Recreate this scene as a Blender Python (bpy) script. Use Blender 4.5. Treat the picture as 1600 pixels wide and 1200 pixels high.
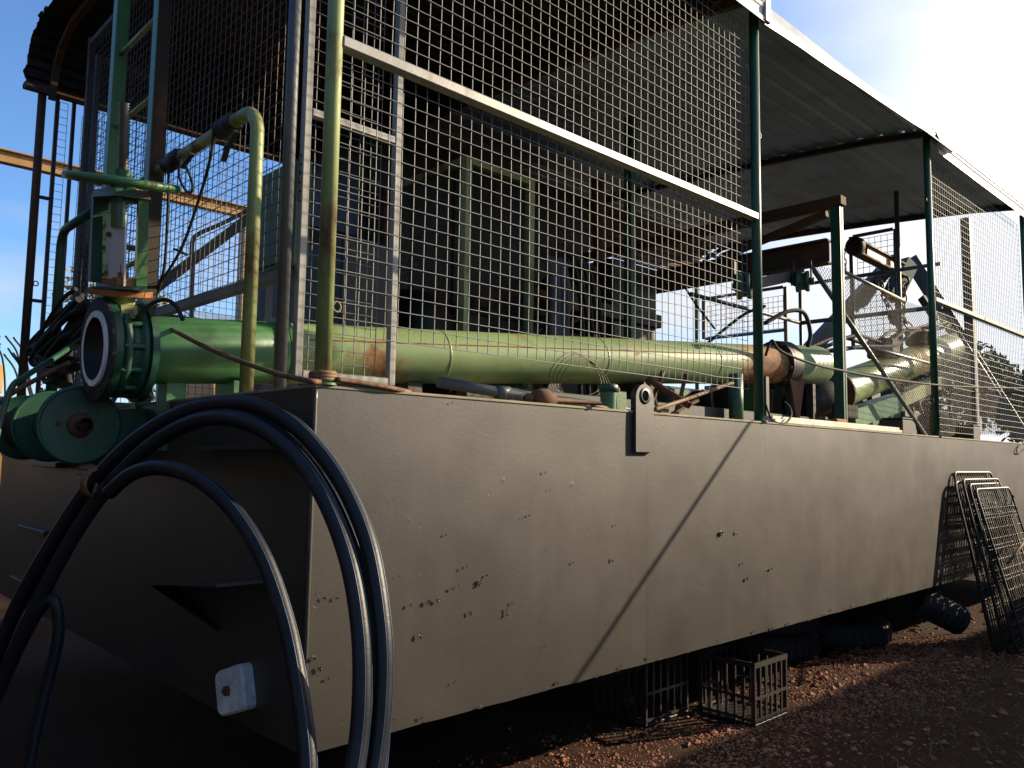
import bpy, math, random
from mathutils import Vector, Matrix, noise

random.seed(7)
for o in list(bpy.data.objects):
    bpy.data.objects.remove(o)
SC = bpy.context.scene
COL = SC.collection
R = math.radians
V = Vector

# ------------------------------------------------------------------ camera
cam_d = bpy.data.cameras.new('camera')
cam_d.sensor_width = 36.0
cam_d.lens = 1267.0 / 1600.0 * 36.0
cam_d.clip_start = 0.05
cam_d.clip_end = 3000.0
cam = bpy.data.objects.new('camera', cam_d)
cam.matrix_world = Matrix(((0.721261, -0.074463, -0.688649, -1.406359), (-0.692513, -0.056769, -0.719169, -2.427385), (0.014457, 0.995607, -0.092512, 1.506406), (0, 0, 0, 1)))
COL.objects.link(cam)
SC.camera = cam

# ------------------------------------------------------------------ daylight
SUN = V((2.3, -1.0, .95)).normalized()
EL = math.asin(SUN.z)
AZ = math.atan2(-SUN.y, SUN.x)            # measured from +X towards -Y
world = bpy.data.worlds.new('World')
SC.world = world
world.use_nodes = True
wn = world.node_tree
wn.nodes.clear()
def wnode(t, **k):
    n = wn.nodes.new(t)
    for a, b in k.items():
        setattr(n, a, b)
    return n
out = wnode('ShaderNodeOutputWorld')
bg = wnode('ShaderNodeBackground')
bg.inputs['Strength'].default_value = 0.13
sky = wnode('ShaderNodeTexSky', sky_type='NISHITA', sun_disc=False)
sky.sun_elevation = EL
sky.sun_rotation = R(90) + AZ
sky.altitude = 600
sky.air_density = 1.0
sky.dust_density = 0.8
sky.ozone_density = 6.0
# broken low clouds: noise on a flattened sky direction
tc = wnode('ShaderNodeTexCoord')
sep = wnode('ShaderNodeSeparateXYZ')
wn.links.new(tc.outputs['Generated'], sep.inputs[0])
def wmath(op, a, b=None, clamp=False):
    n = wnode('ShaderNodeMath', operation=op, use_clamp=clamp)
    for i, v in enumerate((a, b)):
        if v is None: continue
        if isinstance(v, (int, float)): n.inputs[i].default_value = v
        else: wn.links.new(v, n.inputs[i])
    return n.outputs[0]
zc = wmath('ADD', wmath('MAXIMUM', sep.outputs[2], 0.0), 0.12)
comb = wnode('ShaderNodeCombineXYZ')
wn.links.new(wmath('DIVIDE', sep.outputs[0], zc), comb.inputs[0])
wn.links.new(wmath('DIVIDE', sep.outputs[1], zc), comb.inputs[1])
cn = wnode('ShaderNodeTexNoise')
cn.inputs['Scale'].default_value = 0.42
cn.inputs['Detail'].default_value = 7
cn.inputs['Roughness'].default_value = 0.55
wn.links.new(comb.outputs[0], cn.inputs['Vector'])
dot = wnode('ShaderNodeVectorMath', operation='DOT_PRODUCT')
wn.links.new(tc.outputs['Generated'], dot.inputs[0])
dot.inputs[1].default_value = SUN
tow = wmath('POWER', wmath('MAXIMUM', dot.outputs['Value'], 0.0), 3.5)
low = wmath('SUBTRACT', 1.0, wmath('DIVIDE', sep.outputs[2], 0.42), True)     # clouds bank low
cv = wmath('MULTIPLY', wmath('SUBTRACT', wmath('ADD', cn.outputs[0], wmath('ADD', wmath('MULTIPLY', low, 0.25), wmath('MULTIPLY', tow, 1.0))), 0.62), 4.0, True)
cv = wmath('MULTIPLY', cv, 0.97)
# clouds shine with the sky behind them, more towards the sun
cl = wmath('ADD', 3.2, wmath('MULTIPLY', tow, 3.0))
cc = wnode('ShaderNodeCombineXYZ')
wn.links.new(wmath('MULTIPLY', cl, 0.97), cc.inputs[0])
wn.links.new(cl, cc.inputs[1])
wn.links.new(wmath('MULTIPLY', cl, 1.06), cc.inputs[2])
mix = wnode('ShaderNodeMix', data_type='RGBA')
wn.links.new(cv, mix.inputs[0])
wn.links.new(sky.outputs[0], mix.inputs[6])
wn.links.new(cc.outputs[0], mix.inputs[7])
wn.links.new(mix.outputs[2], bg.inputs[0])
wn.links.new(bg.outputs[0], out.inputs[0])

sun_d = bpy.data.lights.new('sun', 'SUN')
sun_d.energy = 4.8
sun_d.angle = R(0.53)
sun_d.color = (1.0, 0.82, 0.58)
sun = bpy.data.objects.new('sun', sun_d)
sun.rotation_euler = SUN.to_track_quat('Z', 'Y').to_euler()
sun.location = (20, -20, 20)
COL.objects.link(sun)

vs = SC.view_settings
vs.view_transform = 'Standard'
vs.look = 'None'
vs.gamma = 1.0
vs.use_curve_mapping = False
vs.exposure = 0.97

# ------------------------------------------------------------------ materials
def mat_new(name):
    m = bpy.data.materials.new(name)
    m.use_nodes = True
    nt = m.node_tree
    b = nt.nodes['Principled BSDF']
    return m, nt, b

def ramp(nt, src, stops):
    n = nt.nodes.new('ShaderNodeValToRGB')
    e = n.color_ramp.elements
    while len(e) < len(stops): e.new(0.5)
    for i, (p, c) in enumerate(stops):
        e[i].position = p
        e[i].color = c if len(c) == 4 else (*c, 1)
    nt.links.new(src, n.inputs[0])
    return n.outputs[0]

def nz(nt, scale, detail=4, rough=0.55, stretch=None, off=0.0, coord='Object'):
    tc = nt.nodes.new('ShaderNodeTexCoord')
    mp = nt.nodes.new('ShaderNodeMapping')
    nt.links.new(tc.outputs[coord], mp.inputs[0])
    if stretch: mp.inputs['Scale'].default_value = stretch
    mp.inputs['Location'].default_value = (off, off * .7, off * 1.3)
    n = nt.nodes.new('ShaderNodeTexNoise')
    n.inputs['Scale'].default_value = scale
    n.inputs['Detail'].default_value = detail
    n.inputs['Roughness'].default_value = rough
    nt.links.new(mp.outputs[0], n.inputs['Vector'])
    return n.outputs[0]

def mixc(nt, f, a, b):
    n = nt.nodes.new('ShaderNodeMix')
    n.data_type = 'RGBA'
    for i, v in ((0, f), (6, a), (7, b)):
        if hasattr(v, 'is_linked'): nt.links.new(v, n.inputs[i])
        elif isinstance(v, (int, float)): n.inputs[i].default_value = v
        else: n.inputs[i].default_value = (*v, 1)
    return n.outputs[2]

def bump(nt, b, h, strength=0.3, dist=0.01):
    n = nt.nodes.new('ShaderNodeBump')
    n.inputs['Strength'].default_value = strength
    n.inputs['Distance'].default_value = dist
    nt.links.new(h, n.inputs['Height'])
    nt.links.new(n.outputs[0], b.inputs['Normal'])

RUST = (0.135, 0.058, 0.024)
RUSTD = (0.07, 0.028, 0.014)

def painted(name, col, rust=0.0, rough=0.5, metal=0.0, var=0.25, bs=0.15, scale=6.0, streak=True, spec=0.5, rustc=RUST):
    m, nt, b = mat_new(name)
    dark = tuple(c * (1 - var) for c in col)
    lite = tuple(min(1, c * (1 + var)) for c in col)
    c = ramp(nt, nz(nt, scale * .5, 6), [(0.3, dark), (0.7, lite)])
    dirt = ramp(nt, nz(nt, scale * 1.3, 5, .6, (1, 1, .25) if streak else None, 3.1), [(0.52, (0, 0, 0)), (0.75, (1, 1, 1))])
    c = mixc(nt, dirt, c, tuple(x * .6 for x in col))
    if rust > 0:
        f = ramp(nt, nz(nt, scale * .45, 8, .65, (1, 1, .45) if streak else None, 9.7),
                 [(0.72 - rust * .42, (0, 0, 0)), (0.78 - rust * .36, (1, 1, 1))])
        rc = ramp(nt, nz(nt, scale * 5, 5, .6, None, 5.5), [(0.3, RUSTD), (0.7, rustc)])
        c = mixc(nt, f, c, rc)
        rr = nt.nodes.new('ShaderNodeMix')
        rr.data_type = 'FLOAT'
        rr.inputs[2].default_value = rough
        rr.inputs[3].default_value = 0.85
        nt.links.new(f, rr.inputs[0])
        nt.links.new(rr.outputs[0], b.inputs['Roughness'])
        if metal > 0:
            mm = nt.nodes.new('ShaderNodeMath')
            mm.operation = 'MULTIPLY_ADD'
            nt.links.new(f, mm.inputs[0])
            mm.inputs[1].default_value = -metal
            mm.inputs[2].default_value = metal
            nt.links.new(mm.outputs[0], b.inputs['Metallic'])
    else:
        b.inputs['Roughness'].default_value = rough
        b.inputs['Metallic'].default_value = metal
    nt.links.new(c, b.inputs['Base Color'])
    b.inputs['Specular IOR Level'].default_value = spec
    bump(nt, b, nz(nt, scale * 9, 4), bs, 0.004)
    return m

def hull_paint():
    m, nt, b = mat_new('hull_paint')
    c = ramp(nt, nz(nt, 1.1, 6, .6), [(0.3, (0.020, 0.0148, 0.0112)), (0.7, (0.027, 0.0208, 0.0162))])
    st = ramp(nt, nz(nt, 5, 5, .6, (1, 1, .07), 2.2), [(0.5, (0, 0, 0)), (0.8, (1, 1, 1))])
    c = mixc(nt, st, c, (0.036, 0.029, 0.023))
    gr = ramp(nt, nz(nt, 3.2, 6, .65, (1, 1, .3), 8.2), [(0.58, (0, 0, 0)), (0.74, (1, 1, 1))])
    c = mixc(nt, gr, c, (0.022, 0.018, 0.013))
    # chipped paint: small dark flakes with lifted edges
    pat = ramp(nt, nz(nt, 0.9, 3, .5, None, 4.4), [(0.47, (0, 0, 0)), (0.62, (1, 1, 1))])
    ch = ramp(nt, nz(nt, 23, 3, .6, (1, 1, .6), 1.3), [(0.70, (0, 0, 0)), (0.725, (1, 1, 1))])
    mu = nt.nodes.new('ShaderNodeMath'); mu.operation = 'MULTIPLY'
    nt.links.new(pat, mu.inputs[0]); nt.links.new(ch, mu.inputs[1])
    c = mixc(nt, mu.outputs[0], c, (0.022, 0.016, 0.012))
    oi = nt.nodes.new('ShaderNodeObjectInfo')
    pl = ramp(nt, oi.outputs['Random'], [(0.0, (.86, .87, .88)), (1.0, (1.12, 1.10, 1.07))])
    mm = nt.nodes.new('ShaderNodeMix'); mm.data_type = 'RGBA'; mm.blend_type = 'MULTIPLY'
    mm.inputs[0].default_value = 1.0
    nt.links.new(c, mm.inputs[6]); nt.links.new(pl, mm.inputs[7])
    c = mm.outputs[2]
    nt.links.new(c, b.inputs['Base Color'])
    rg = ramp(nt, nz(nt, 4, 5, .6, None, 6.1), [(0.3, (0.43,) * 3), (0.7, (0.48,) * 3)])
    nt.links.new(rg, b.inputs['Roughness'])
    b.inputs['Specular IOR Level'].default_value = 0.8
    # orange peel + blisters + chips
    h1 = nz(nt, 55, 3, .55)
    vor = nt.nodes.new('ShaderNodeTexVoronoi')
    vor.inputs['Scale'].default_value = 5.3
    tcn = nt.nodes.new('ShaderNodeTexCoord')
    nt.links.new(tcn.outputs['Object'], vor.inputs['Vector'])
    bl = ramp(nt, vor.outputs['Distance'], [(0.0, (1, 1, 1)), (0.07, (0, 0, 0))])
    a = nt.nodes.new('ShaderNodeMath'); a.operation = 'MULTIPLY_ADD'
    nt.links.new(bl, a.inputs[0]); a.inputs[1].default_value = .8
    a2 = nt.nodes.new('ShaderNodeMath'); a2.operation = 'MULTIPLY'
    nt.links.new(h1, a2.inputs[0]); a2.inputs[1].default_value = .35
    nt.links.new(a2.outputs[0], a.inputs[2])
    s = nt.nodes.new('ShaderNodeMath'); s.operation = 'SUBTRACT'
    nt.links.new(a.outputs[0], s.inputs[0]); nt.links.new(mu.outputs[0], s.inputs[1])
    bump(nt, b, s.outputs[0], 0.20, 0.005)
    return m

GREEN = (0.055, 0.16, 0.06)
M = {
 'hull': hull_paint(),
 'deck_edge': painted('worn_deck_edge', (0.24, 0.20, 0.12), .25, .75, scale=9),
 'green': painted('green_paint', GREEN, .22, .42, scale=5),
 'green_rusty': painted('rusty_green_paint', (0.27, 0.33, 0.12), .52, .5, scale=4.0),
 'green_pipe': painted('pipe_green_paint', (0.23, 0.31, 0.13), .36, .36, scale=3.2, var=.2, streak=False, rustc=(0.36, 0.18, 0.06)),
 'pipe_rusty': painted('heat_rusted_pipe', (0.30, 0.27, 0.11), .62, .5, scale=2.6, var=.25, streak=False, rustc=(0.40, 0.19, 0.07)),
 'cabinet': painted('cabinet_green_paint', (0.035, 0.115, 0.045), .12, .5, scale=3),
 'shaded_rust_face': painted('shade_darkened_brown', (0.030, 0.020, 0.011), .35, .8, scale=6),  # brown taken darker in the colour itself, in place of shade
 'chip_pit': painted('bare_pitted_steel', (0.021, 0.016, 0.012), .2, .9, scale=30),
 'black_mesh': painted('blackened_mesh', (0.014, 0.013, 0.012), .15, .5, .1, scale=6),
 'outlet': painted('pale_green_paint', (0.19, 0.28, 0.13), .2, .4, scale=4),
 'teal': painted('dark_green_paint', (0.016, 0.075, 0.042), .3, .45, scale=5),
 'galv': painted('galvanised_steel', (0.27, 0.26, 0.24), .16, .46, .45, scale=7),
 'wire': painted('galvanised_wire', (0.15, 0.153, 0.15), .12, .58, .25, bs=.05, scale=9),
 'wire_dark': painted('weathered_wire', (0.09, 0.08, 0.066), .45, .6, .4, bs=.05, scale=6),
 'steel_dark': painted('dark_steel', (0.032, 0.030, 0.029), .35, .55, .15, scale=6),
 'brown_frame': painted('brown_frame_steel', (0.055, 0.036, 0.021), .7, .65, scale=5),
 'rust': painted('rusted_steel', (0.15, 0.06, 0.025), .9, .85, scale=8),
 'orange_rust': painted('orange_rust', (0.34, 0.13, 0.035), .3, .85, scale=9),
 'gunmetal': painted('grey_painted_steel', (0.085, 0.092, 0.10), .2, .5, .1, scale=6),
 'roof': painted('sky_blued_roof_sheet', (0.28, 0.38, 0.50), .03, .48, .3, scale=2.0, streak=False),  # blue in the colour stands in for sky light and lens glare
 'roof_dark': painted('dark_roof_sheet', (0.018, 0.016, 0.016), .35, .6, .1, scale=3, streak=False),  # darker, partly rusted sheet for the first bay
 'roof_old': painted('tarnished_roof_sheet', (0.10, 0.085, 0.08), .5, .6, .2, scale=3, streak=False),
 'lip': painted('bright_sheet_lip', (0.45, 0.46, 0.47), .05, .45, .1, scale=3, streak=False),
 'fascia': painted('white_fascia_sheet', (0.72, 0.71, 0.68), .08, .42, .0, scale=3, streak=False),
 'black_rubber': painted('black_rubber', (0.012, 0.012, 0.013), 0, .75, scale=8, var=.15),
 'poly': painted('black_poly_pipe', (0.008, 0.010, 0.014), .22, .47, scale=9, var=.35, bs=.22, spec=.35, rustc=(0.030, 0.024, 0.019)),
 'blue_line': painted('blue_marking_line', (0.02, 0.05, 0.11), 0, .4, scale=10),
 'tape': painted('black_tape', (0.012, 0.011, 0.013), 0, .6, scale=20, bs=.6),
 'zinc': painted('white_zinc_block', (0.55, 0.56, 0.58), .06, .75, scale=16, bs=.5, streak=False),
 'stem': painted('greasy_steel_stem', (0.10, 0.095, 0.09), .1, .4, .6, scale=12),
 'blade': painted('sky_pale_stainless_blade', (0.80, 0.83, 0.88), .05, .5, .0, scale=4),  # pale blue-white diffuse colour stands in for reflected sky
 'white_ring': painted('bare_seat_ring', (0.80, 0.79, 0.77), .06, .5, 0, scale=12),
 'yellow': painted('yellow_paint', (0.34, 0.19, 0.055), .3, .5, scale=2.5),
 'tan_plank': painted('pale_extrusion', (0.60, 0.56, 0.46), .05, .5, scale=5),
 'timber': painted('weathered_timber', (0.035, 0.026, 0.018), 0, .9, scale=9),
 'crate': painted('dark_plastic_crate', (0.018, 0.012, 0.012), 0, .5, scale=9),
 'concrete_shed': painted('grey_shed_wall', (0.26, 0.27, 0.27), .05, .7, scale=1.2),
 'sky_blocker': painted('blocker_cladding', (0.022, 0.022, 0.023), .1, .8, scale=1.5),  # dark cladding for the added shed that blocks sky light
 'container': painted('container_paint', (0.10, 0.06, 0.045), .3, .6, scale=1.5),
 'rope': painted('rusty_wire_rope', (0.16, 0.085, 0.035), .5, .7, scale=20),
 'cable': painted('dark_cable', (0.016, 0.013, 0.011), 0, .8, scale=15),
 'bark': painted('bark', (0.09, 0.07, 0.05), 0, .9, scale=10),
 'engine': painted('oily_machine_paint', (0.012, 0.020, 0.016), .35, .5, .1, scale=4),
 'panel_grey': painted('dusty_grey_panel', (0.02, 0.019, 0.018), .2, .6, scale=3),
 'red_paint': painted('dull_red_paint', (0.14, 0.035, 0.025), .3, .6, scale=5),
}

# ------------------------------------------------------------------ mesh building
WL = {}                                    # world location of every object made here

class MB:
    def __init__(self):
        self.v = []; self.f = []; self.s = []
    def add(self, vs, fs, smooth=False):
        n = len(self.v)
        self.v += [tuple(p) for p in vs]
        self.f += [tuple(i + n for i in f) for f in fs]
        self.s += [smooth] * len(fs)
        return self
    def box(self, lo, hi):
        x0, y0, z0 = lo; x1, y1, z1 = hi
        vs = [(x0,y0,z0),(x1,y0,z0),(x1,y1,z0),(x0,y1,z0),(x0,y0,z1),(x1,y0,z1),(x1,y1,z1),(x0,y1,z1)]
        return self.add(vs, [(3,2,1,0),(4,5,6,7),(0,1,5,4),(1,2,6,5),(2,3,7,6),(3,0,4,7)])
    def bbox(self, lo, hi, c=0.004):
        """box with chamfered edges"""
        lo = [min(a, b) for a, b in zip(lo, hi)] if False else lo
        cx = [(a + b) / 2 for a, b in zip(lo, hi)]
        h = [abs(b - a) / 2 for a, b in zip(lo, hi)]
        c = min(c, min(h) * .45)
        vs = []; idx = {}
        for sx in (-1, 1):
            for sy in (-1, 1):
                for sz in (-1, 1):
                    s = (sx, sy, sz)
                    for ax in range(3):
                        p = [cx[i] + s[i] * (h[i] if i == ax else h[i] - c) for i in range(3)]
                        idx[(s, ax)] = len(vs); vs.append(p)
        fs = []
        for ax in range(3):
            a, b = [i for i in range(3) if i != ax]
            for sg in (-1, 1):
                q = []
                for (p, r) in ((-1,-1),(1,-1),(1,1),(-1,1)):
                    s = [0,0,0]; s[ax] = sg; s[a] = p; s[b] = r
                    q.append(idx[(tuple(s), ax)])
                flip = (sg < 0) ^ (ax == 1)
                fs.append(tuple(reversed(q)) if flip else tuple(q))
        for ax in range(3):
            a, b = [i for i in range(3) if i != ax]
            for p in (-1, 1):
                for r in (-1, 1):
                    q = []
                    for t, f_ in ((-1, a), (1, a), (1, b), (-1, b)):
                        s = [0,0,0]; s[ax] = t; s[a] = p; s[b] = r
                        q.append(idx[(tuple(s), f_)])
                    fs.append(tuple(q))
        for s in [(x,y,z) for x in (-1,1) for y in (-1,1) for z in (-1,1)]:
            fs.append(tuple(idx[(s, i)] for i in range(3)))
        return self.add(vs, fs)
    def tube(self, pts, r, n=8, caps=True, closed=False, smooth=True):
        P = [V(p) for p in pts]
        m = len(P)
        rr = r if isinstance(r, (list, tuple)) else [r] * m
        t0 = (P[1] - P[0]).normalized()
        ref = V((0, 0, 1)) if abs(t0.z) < .9 else V((1, 0, 0))
        u = t0.cross(ref).normalized()
        vs = []
        for i in range(m):
            if closed: t = (P[(i + 1) % m] - P[i - 1])
            elif i == 0: t = P[1] - P[0]
            elif i == m - 1: t = P[-1] - P[-2]
            else: t = P[i + 1] - P[i - 1]
            t.normalize()
            u = (u - t * u.dot(t))
            if u.length < 1e-6: u = t.orthogonal()
            u.normalize()
            w = t.cross(u)
            for k in range(n):
                a = 2 * math.pi * (k + .5) / n
                vs.append(P[i] + (u * math.cos(a) + w * math.sin(a)) * rr[i])
        fs = []
        for i in range(m if closed else m - 1):
            j = (i + 1) % m
            for k in range(n):
                l = (k + 1) % n
                fs.append((i*n+k, i*n+l, j*n+l, j*n+k))
        self.add(vs, fs, smooth)
        if caps and not closed:
            b = len(self.v) - len(vs)
            self.f += [tuple(b + k for k in reversed(range(n))), tuple(b + (m-1)*n + k for k in range(n))]
            self.s += [False, False]
        return self
    def bar(self, a, b, w, h, up=(0, 0, 1)):
        """rectangular bar from a to b: w across, h along up"""
        a = V(a); b = V(b); t = (b - a).normalized()
        s = t.cross(V(up))
        if s.length < 1e-5: s = t.cross(V((1, 0, 0)))
        s.normalize(); q = s.cross(t)
        vs = []
        for p in (a, b):
            for i, j in ((-1,-1),(1,-1),(1,1),(-1,1)):
                vs.append(p + s * (i * w / 2) + q * (j * h / 2))
        return self.add(vs, [(3,2,1,0),(4,5,6,7),(0,1,5,4),(1,2,6,5),(2,3,7,6),(3,0,4,7)])
    def ibeam(self, a, b, w, h, t=.012, up=(0, 0, 1)):
        a = V(a); b = V(b); d = (b - a).normalized()
        s = d.cross(V(up)).normalized(); q = s.cross(d)
        self.bar(a + q * (h/2 - t/2), b + q * (h/2 - t/2), w, t, up)
        self.bar(a - q * (h/2 - t/2), b - q * (h/2 - t/2), w, t, up)
        self.bar(a, b, t, h - 2*t, up)
        return self
    def rev(self, origin, axis, prof, n=24, smooth=True, ref=None):
        """prof: (distance along axis, radius)"""
        o = V(origin); a = V(axis).normalized()
        u = V(ref) if ref is not None else a.orthogonal()
        u = (u - a * u.dot(a)).normalized(); w = a.cross(u)
        vs = []
        for d, r in prof:
            for k in range(n):
                t = 2 * math.pi * k / n
                vs.append(o + a * d + (u * math.cos(t) + w * math.sin(t)) * r)
        m = len(prof)
        fs = []; sm = []
        for i in range(m - 1):
            for k in range(n):
                l = (k + 1) % n
                fs.append((i*n+k, i*n+l, (i+1)*n+l, (i+1)*n+k))
        self.add(vs, fs, smooth)
        return self
    def disc(self, origin, axis, r, t, n=28, r0=0.0, smooth=False):
        """disc or ring of thickness t starting at origin"""
        if r0 <= 0: r0 = 1e-4
        self.rev(origin, axis, [(0, r0), (0, r)], n, False)
        self.rev(origin, axis, [(0, r), (t, r)], n, True)
        self.rev(origin, axis, [(t, r), (t, r0)], n, False)
        self.rev(origin, axis, [(t, r0), (0, r0)], n, True)
        return self
    def prism(self, poly, d):
        """closed polygon of 3-D points pushed by vector d"""
        n = len(poly); d = V(d)
        vs = [V(p) for p in poly] + [V(p) + d for p in poly]
        fs = [tuple(reversed(range(n))), tuple(range(n, 2 * n))]
        for k in range(n):
            l = (k + 1) % n
            fs.append((k, l, n + l, n + k))
        return self.add(vs, fs)
    def sphere(self, c, r, n=10, sq=(1, 1, 1)):
        c = V(c); vs = []; fs = []
        m = n // 2 + 1
        for i in range(m + 1):
            th = math.pi * i / m
            for k in range(n):
                a = 2 * math.pi * k / n
                vs.append(c + V((math.sin(th)*math.cos(a)*sq[0], math.sin(th)*math.sin(a)*sq[1], math.cos(th)*sq[2])) * r)
        for i in range(m):
            for k in range(n):
                l = (k + 1) % n
                fs.append((i*n+k, (i+1)*n+k, (i+1)*n+l, i*n+l))
        return self.add(vs, fs, True)
    def build(self, name, mat, parent=None, fix=True):
        off = WL.get(parent.name, V((0, 0, 0))) if parent else V((0, 0, 0))
        me = bpy.data.meshes.new(name)
        me.from_pydata([(x - off.x, y - off.y, z - off.z) for x, y, z in self.v], [], self.f)
        me.polygons.foreach_set('use_smooth', self.s)
        me.materials.append(M[mat] if isinstance(mat, str) else mat)
        if fix:
            import bmesh
            bm = bmesh.new(); bm.from_mesh(me)
            bmesh.ops.recalc_face_normals(bm, faces=bm.faces)
            bm.to_mesh(me); bm.free()
        me.update()
        o = bpy.data.objects.new(name, me)
        COL.objects.link(o)
        if parent: o.parent = parent
        WL[o.name] = off.copy()
        return o

def tag(o, label=None, cat=None, group=None, kind=None):
    if label: o['label'] = label
    if cat: o['category'] = cat
    if group: o['group'] = group
    if kind: o['kind'] = kind
    return o

def thing(name, loc, label, cat, group=None):
    o = bpy.data.objects.new(name, None)
    o.empty_display_size = .1
    o.location = loc
    COL.objects.link(o)
    WL[o.name] = V(loc)
    return tag(o, label, cat, group)

def copy_tree(o, parent=None):
    c = o.copy()
    COL.objects.link(c)
    if parent: c.parent = parent
    for ch in list(o.children):
        copy_tree(ch, c)
    return c

def smooth_path(pts, n=8):
    """Catmull-Rom through the points"""
    P = [V(p) for p in pts]
    if len(P) < 3: return P
    res = []
    for i in range(len(P) - 1):
        p0 = P[i - 1] if i > 0 else P[0] * 2 - P[1]
        p1, p2 = P[i], P[i + 1]
        p3 = P[i + 2] if i + 2 < len(P) else P[-1] * 2 - P[-2]
        for k in range(n):
            t = k / n
            res.append(.5 * ((2*p1) + (p2-p0)*t + (2*p0-5*p1+4*p2-p3)*t*t + (3*p1-p0-3*p2+p3)*t**3))
    res.append(P[-1])
    return res

def grid_wires(mb, o, du, dv, nu, nv, pitch, r=.0022, amp=.003, seg=6, off=None, seed=0):
    """welded mesh: nv wires along du, nu wires along dv; o corner, du/dv unit vectors"""
    o = V(o); du = V(du); dv = V(dv); nn = du.cross(dv).normalized()
    rnd = random.Random(seed)
    Lu = (nu - 1) * pitch; Lv = (nv - 1) * pitch
    def warp(p):
        return nn * (noise.noise(p * 1.1 + V((seed, 0, 0))) * amp * 2.5)
    for i in range(nv):
        kink = rnd.uniform(-.014, .014) if rnd.random() < .12 else 0.0; kk = rnd.randint(1, max(1, seg - 1))
        b = o + dv * (i * pitch + rnd.uniform(-.0012, .0012)) + nn * r
        pts = []
        for k in range(seg + 1):
            p = b + du * (Lu * k / seg) + dv * (kink if k == kk else 0.0)
            pts.append(p + warp(p))
        mb.tube(pts, r, 4, False)
    for i in range(nu):
        b = o + du * (i * pitch + rnd.uniform(-.0012, .0012)) - nn * r
        pts = []
        for k in range(seg + 1):
            p = b + dv * (Lv * k / seg) + du * (rnd.uniform(-amp, amp) * .6)
            pts.append(p + warp(p))
        mb.tube(pts, r, 4, False)
    return mb

def wires(name, parent, mat, *a, **k):
    o = grid_wires(MB(), *a, **k).build(name, mat, parent, False)
    o['kind'] = 'stuff'
    return o

PITCH = 0.058

# ================================================================== SETTING
ZT, ZB, HW, HL = 1.75, 0.54, 4.32, 12.0      # deck height, hull bottom, hull width, hull length

def ground():
    n = 90
    # fine patch near the hull, coarse sheet out to the horizon: one mesh
    xs = [-900, -300, -80, -25, -10] + [-5 + i * .2 for i in range(86)] + [15, 25, 80, 300, 900]
    ys = [-900, -300, -80, -25, -8] + [-4 + i * .2 for i in range(51)] + [10, 25, 80, 300, 900]
    vs = []; fs = []
    for y in ys:
        for x in xs:
            z = 0.0
            if -6 < x < 13 and -5 < y < 7:
                z = noise.noise(V((x * 1.3, y * 1.3, 0))) * .018 + noise.noise(V((x * 4, y * 4, 5))) * .012
            vs.append((x, y, z))
    w = len(xs)
    for j in range(len(ys) - 1):
        for i in range(w - 1):
            fs.append((j*w+i, j*w+i+1, (j+1)*w+i+1, (j+1)*w+i))
    m, nt, b = mat_new('red_earth')
    c = ramp(nt, nz(nt, .6, 7, .65), [(.3, (.030, .012, .0065)), (.7, (.058, .024, .012))])
    gr = ramp(nt, nz(nt, 45, 5, .7, None, 3), [(.35, (.018, .008, .005)), (.7, (.08, .036, .02))])
    c = mixc(nt, .5, c, gr)
    dry = ramp(nt, nz(nt, 1.4, 6, .7, None, 12), [(.52, (0, 0, 0)), (.66, (1, 1, 1))])
    c = mixc(nt, dry, c, (.045, .033, .018))
    nt.links.new(c, b.inputs['Base Color'])
    b.inputs['Roughness'].default_value = .95
    b.inputs['Specular IOR Level'].default_value = .15
    bump(nt, b, nz(nt, 60, 6, .7), .8, .03)
    mb = MB(); mb.add(vs, fs, True)
    tag(mb.build('ground', m), kind='structure')
ground()

def gravel():
    rnd = random.Random(3)
    mb = MB()
    def stone(x, y, s):
        z = noise.noise(V((x * 1.3, y * 1.3, 0))) * .018 + noise.noise(V((x * 4, y * 4, 5))) * .012
        a = rnd.uniform(0, 6.28); h = s * rnd.uniform(.4, .8)
        vs = [(x, y, z + h)]
        for k in range(5):
            t = a + k * 1.2566
            q = s * rnd.uniform(.6, 1.1)
            vs.append((x + math.cos(t) * q, y + math.sin(t) * q, z + h * rnd.uniform(.1, .55)))
        for k in range(5):
            t = a + k * 1.2566
            vs.append((x + math.cos(t) * s * .8, y + math.sin(t) * s * .8, z - .006))
        fs = [(0, 1 + k, 1 + (k + 1) % 5) for k in range(5)]
        fs += [(1 + k, 6 + k, 6 + (k + 1) % 5, 1 + (k + 1) % 5) for k in range(5)]
        mb.add(vs, fs)
    for i in range(15000):
        x = rnd.uniform(.8, 6.5); y = rnd.gauss(.08, .28)
        if -1.2 < y < 1.0: stone(x, y, rnd.choice((.004, .005, .006, .008, .011)) * rnd.uniform(.7, 1.3))
    for i in range(2600):
        x = rnd.uniform(.2, 9); y = rnd.uniform(-2.0, .6)
        stone(x, y, rnd.choice((.004, .006, .008, .012, .020, .032)) * rnd.uniform(.7, 1.2))
    m, nt, b = mat_new('red_gravel')
    c = ramp(nt, nz(nt, 40, 3, .6), [(.3, (.10, .034, .016)), (.5, (.26, .092, .042)), (.72, (.38, .19, .11))])
    nt.links.new(c, b.inputs['Base Color'])
    b.inputs['Roughness'].default_value = .9
    tag(mb.build('gravel', m, None, False), kind='stuff')
gravel()

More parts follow.
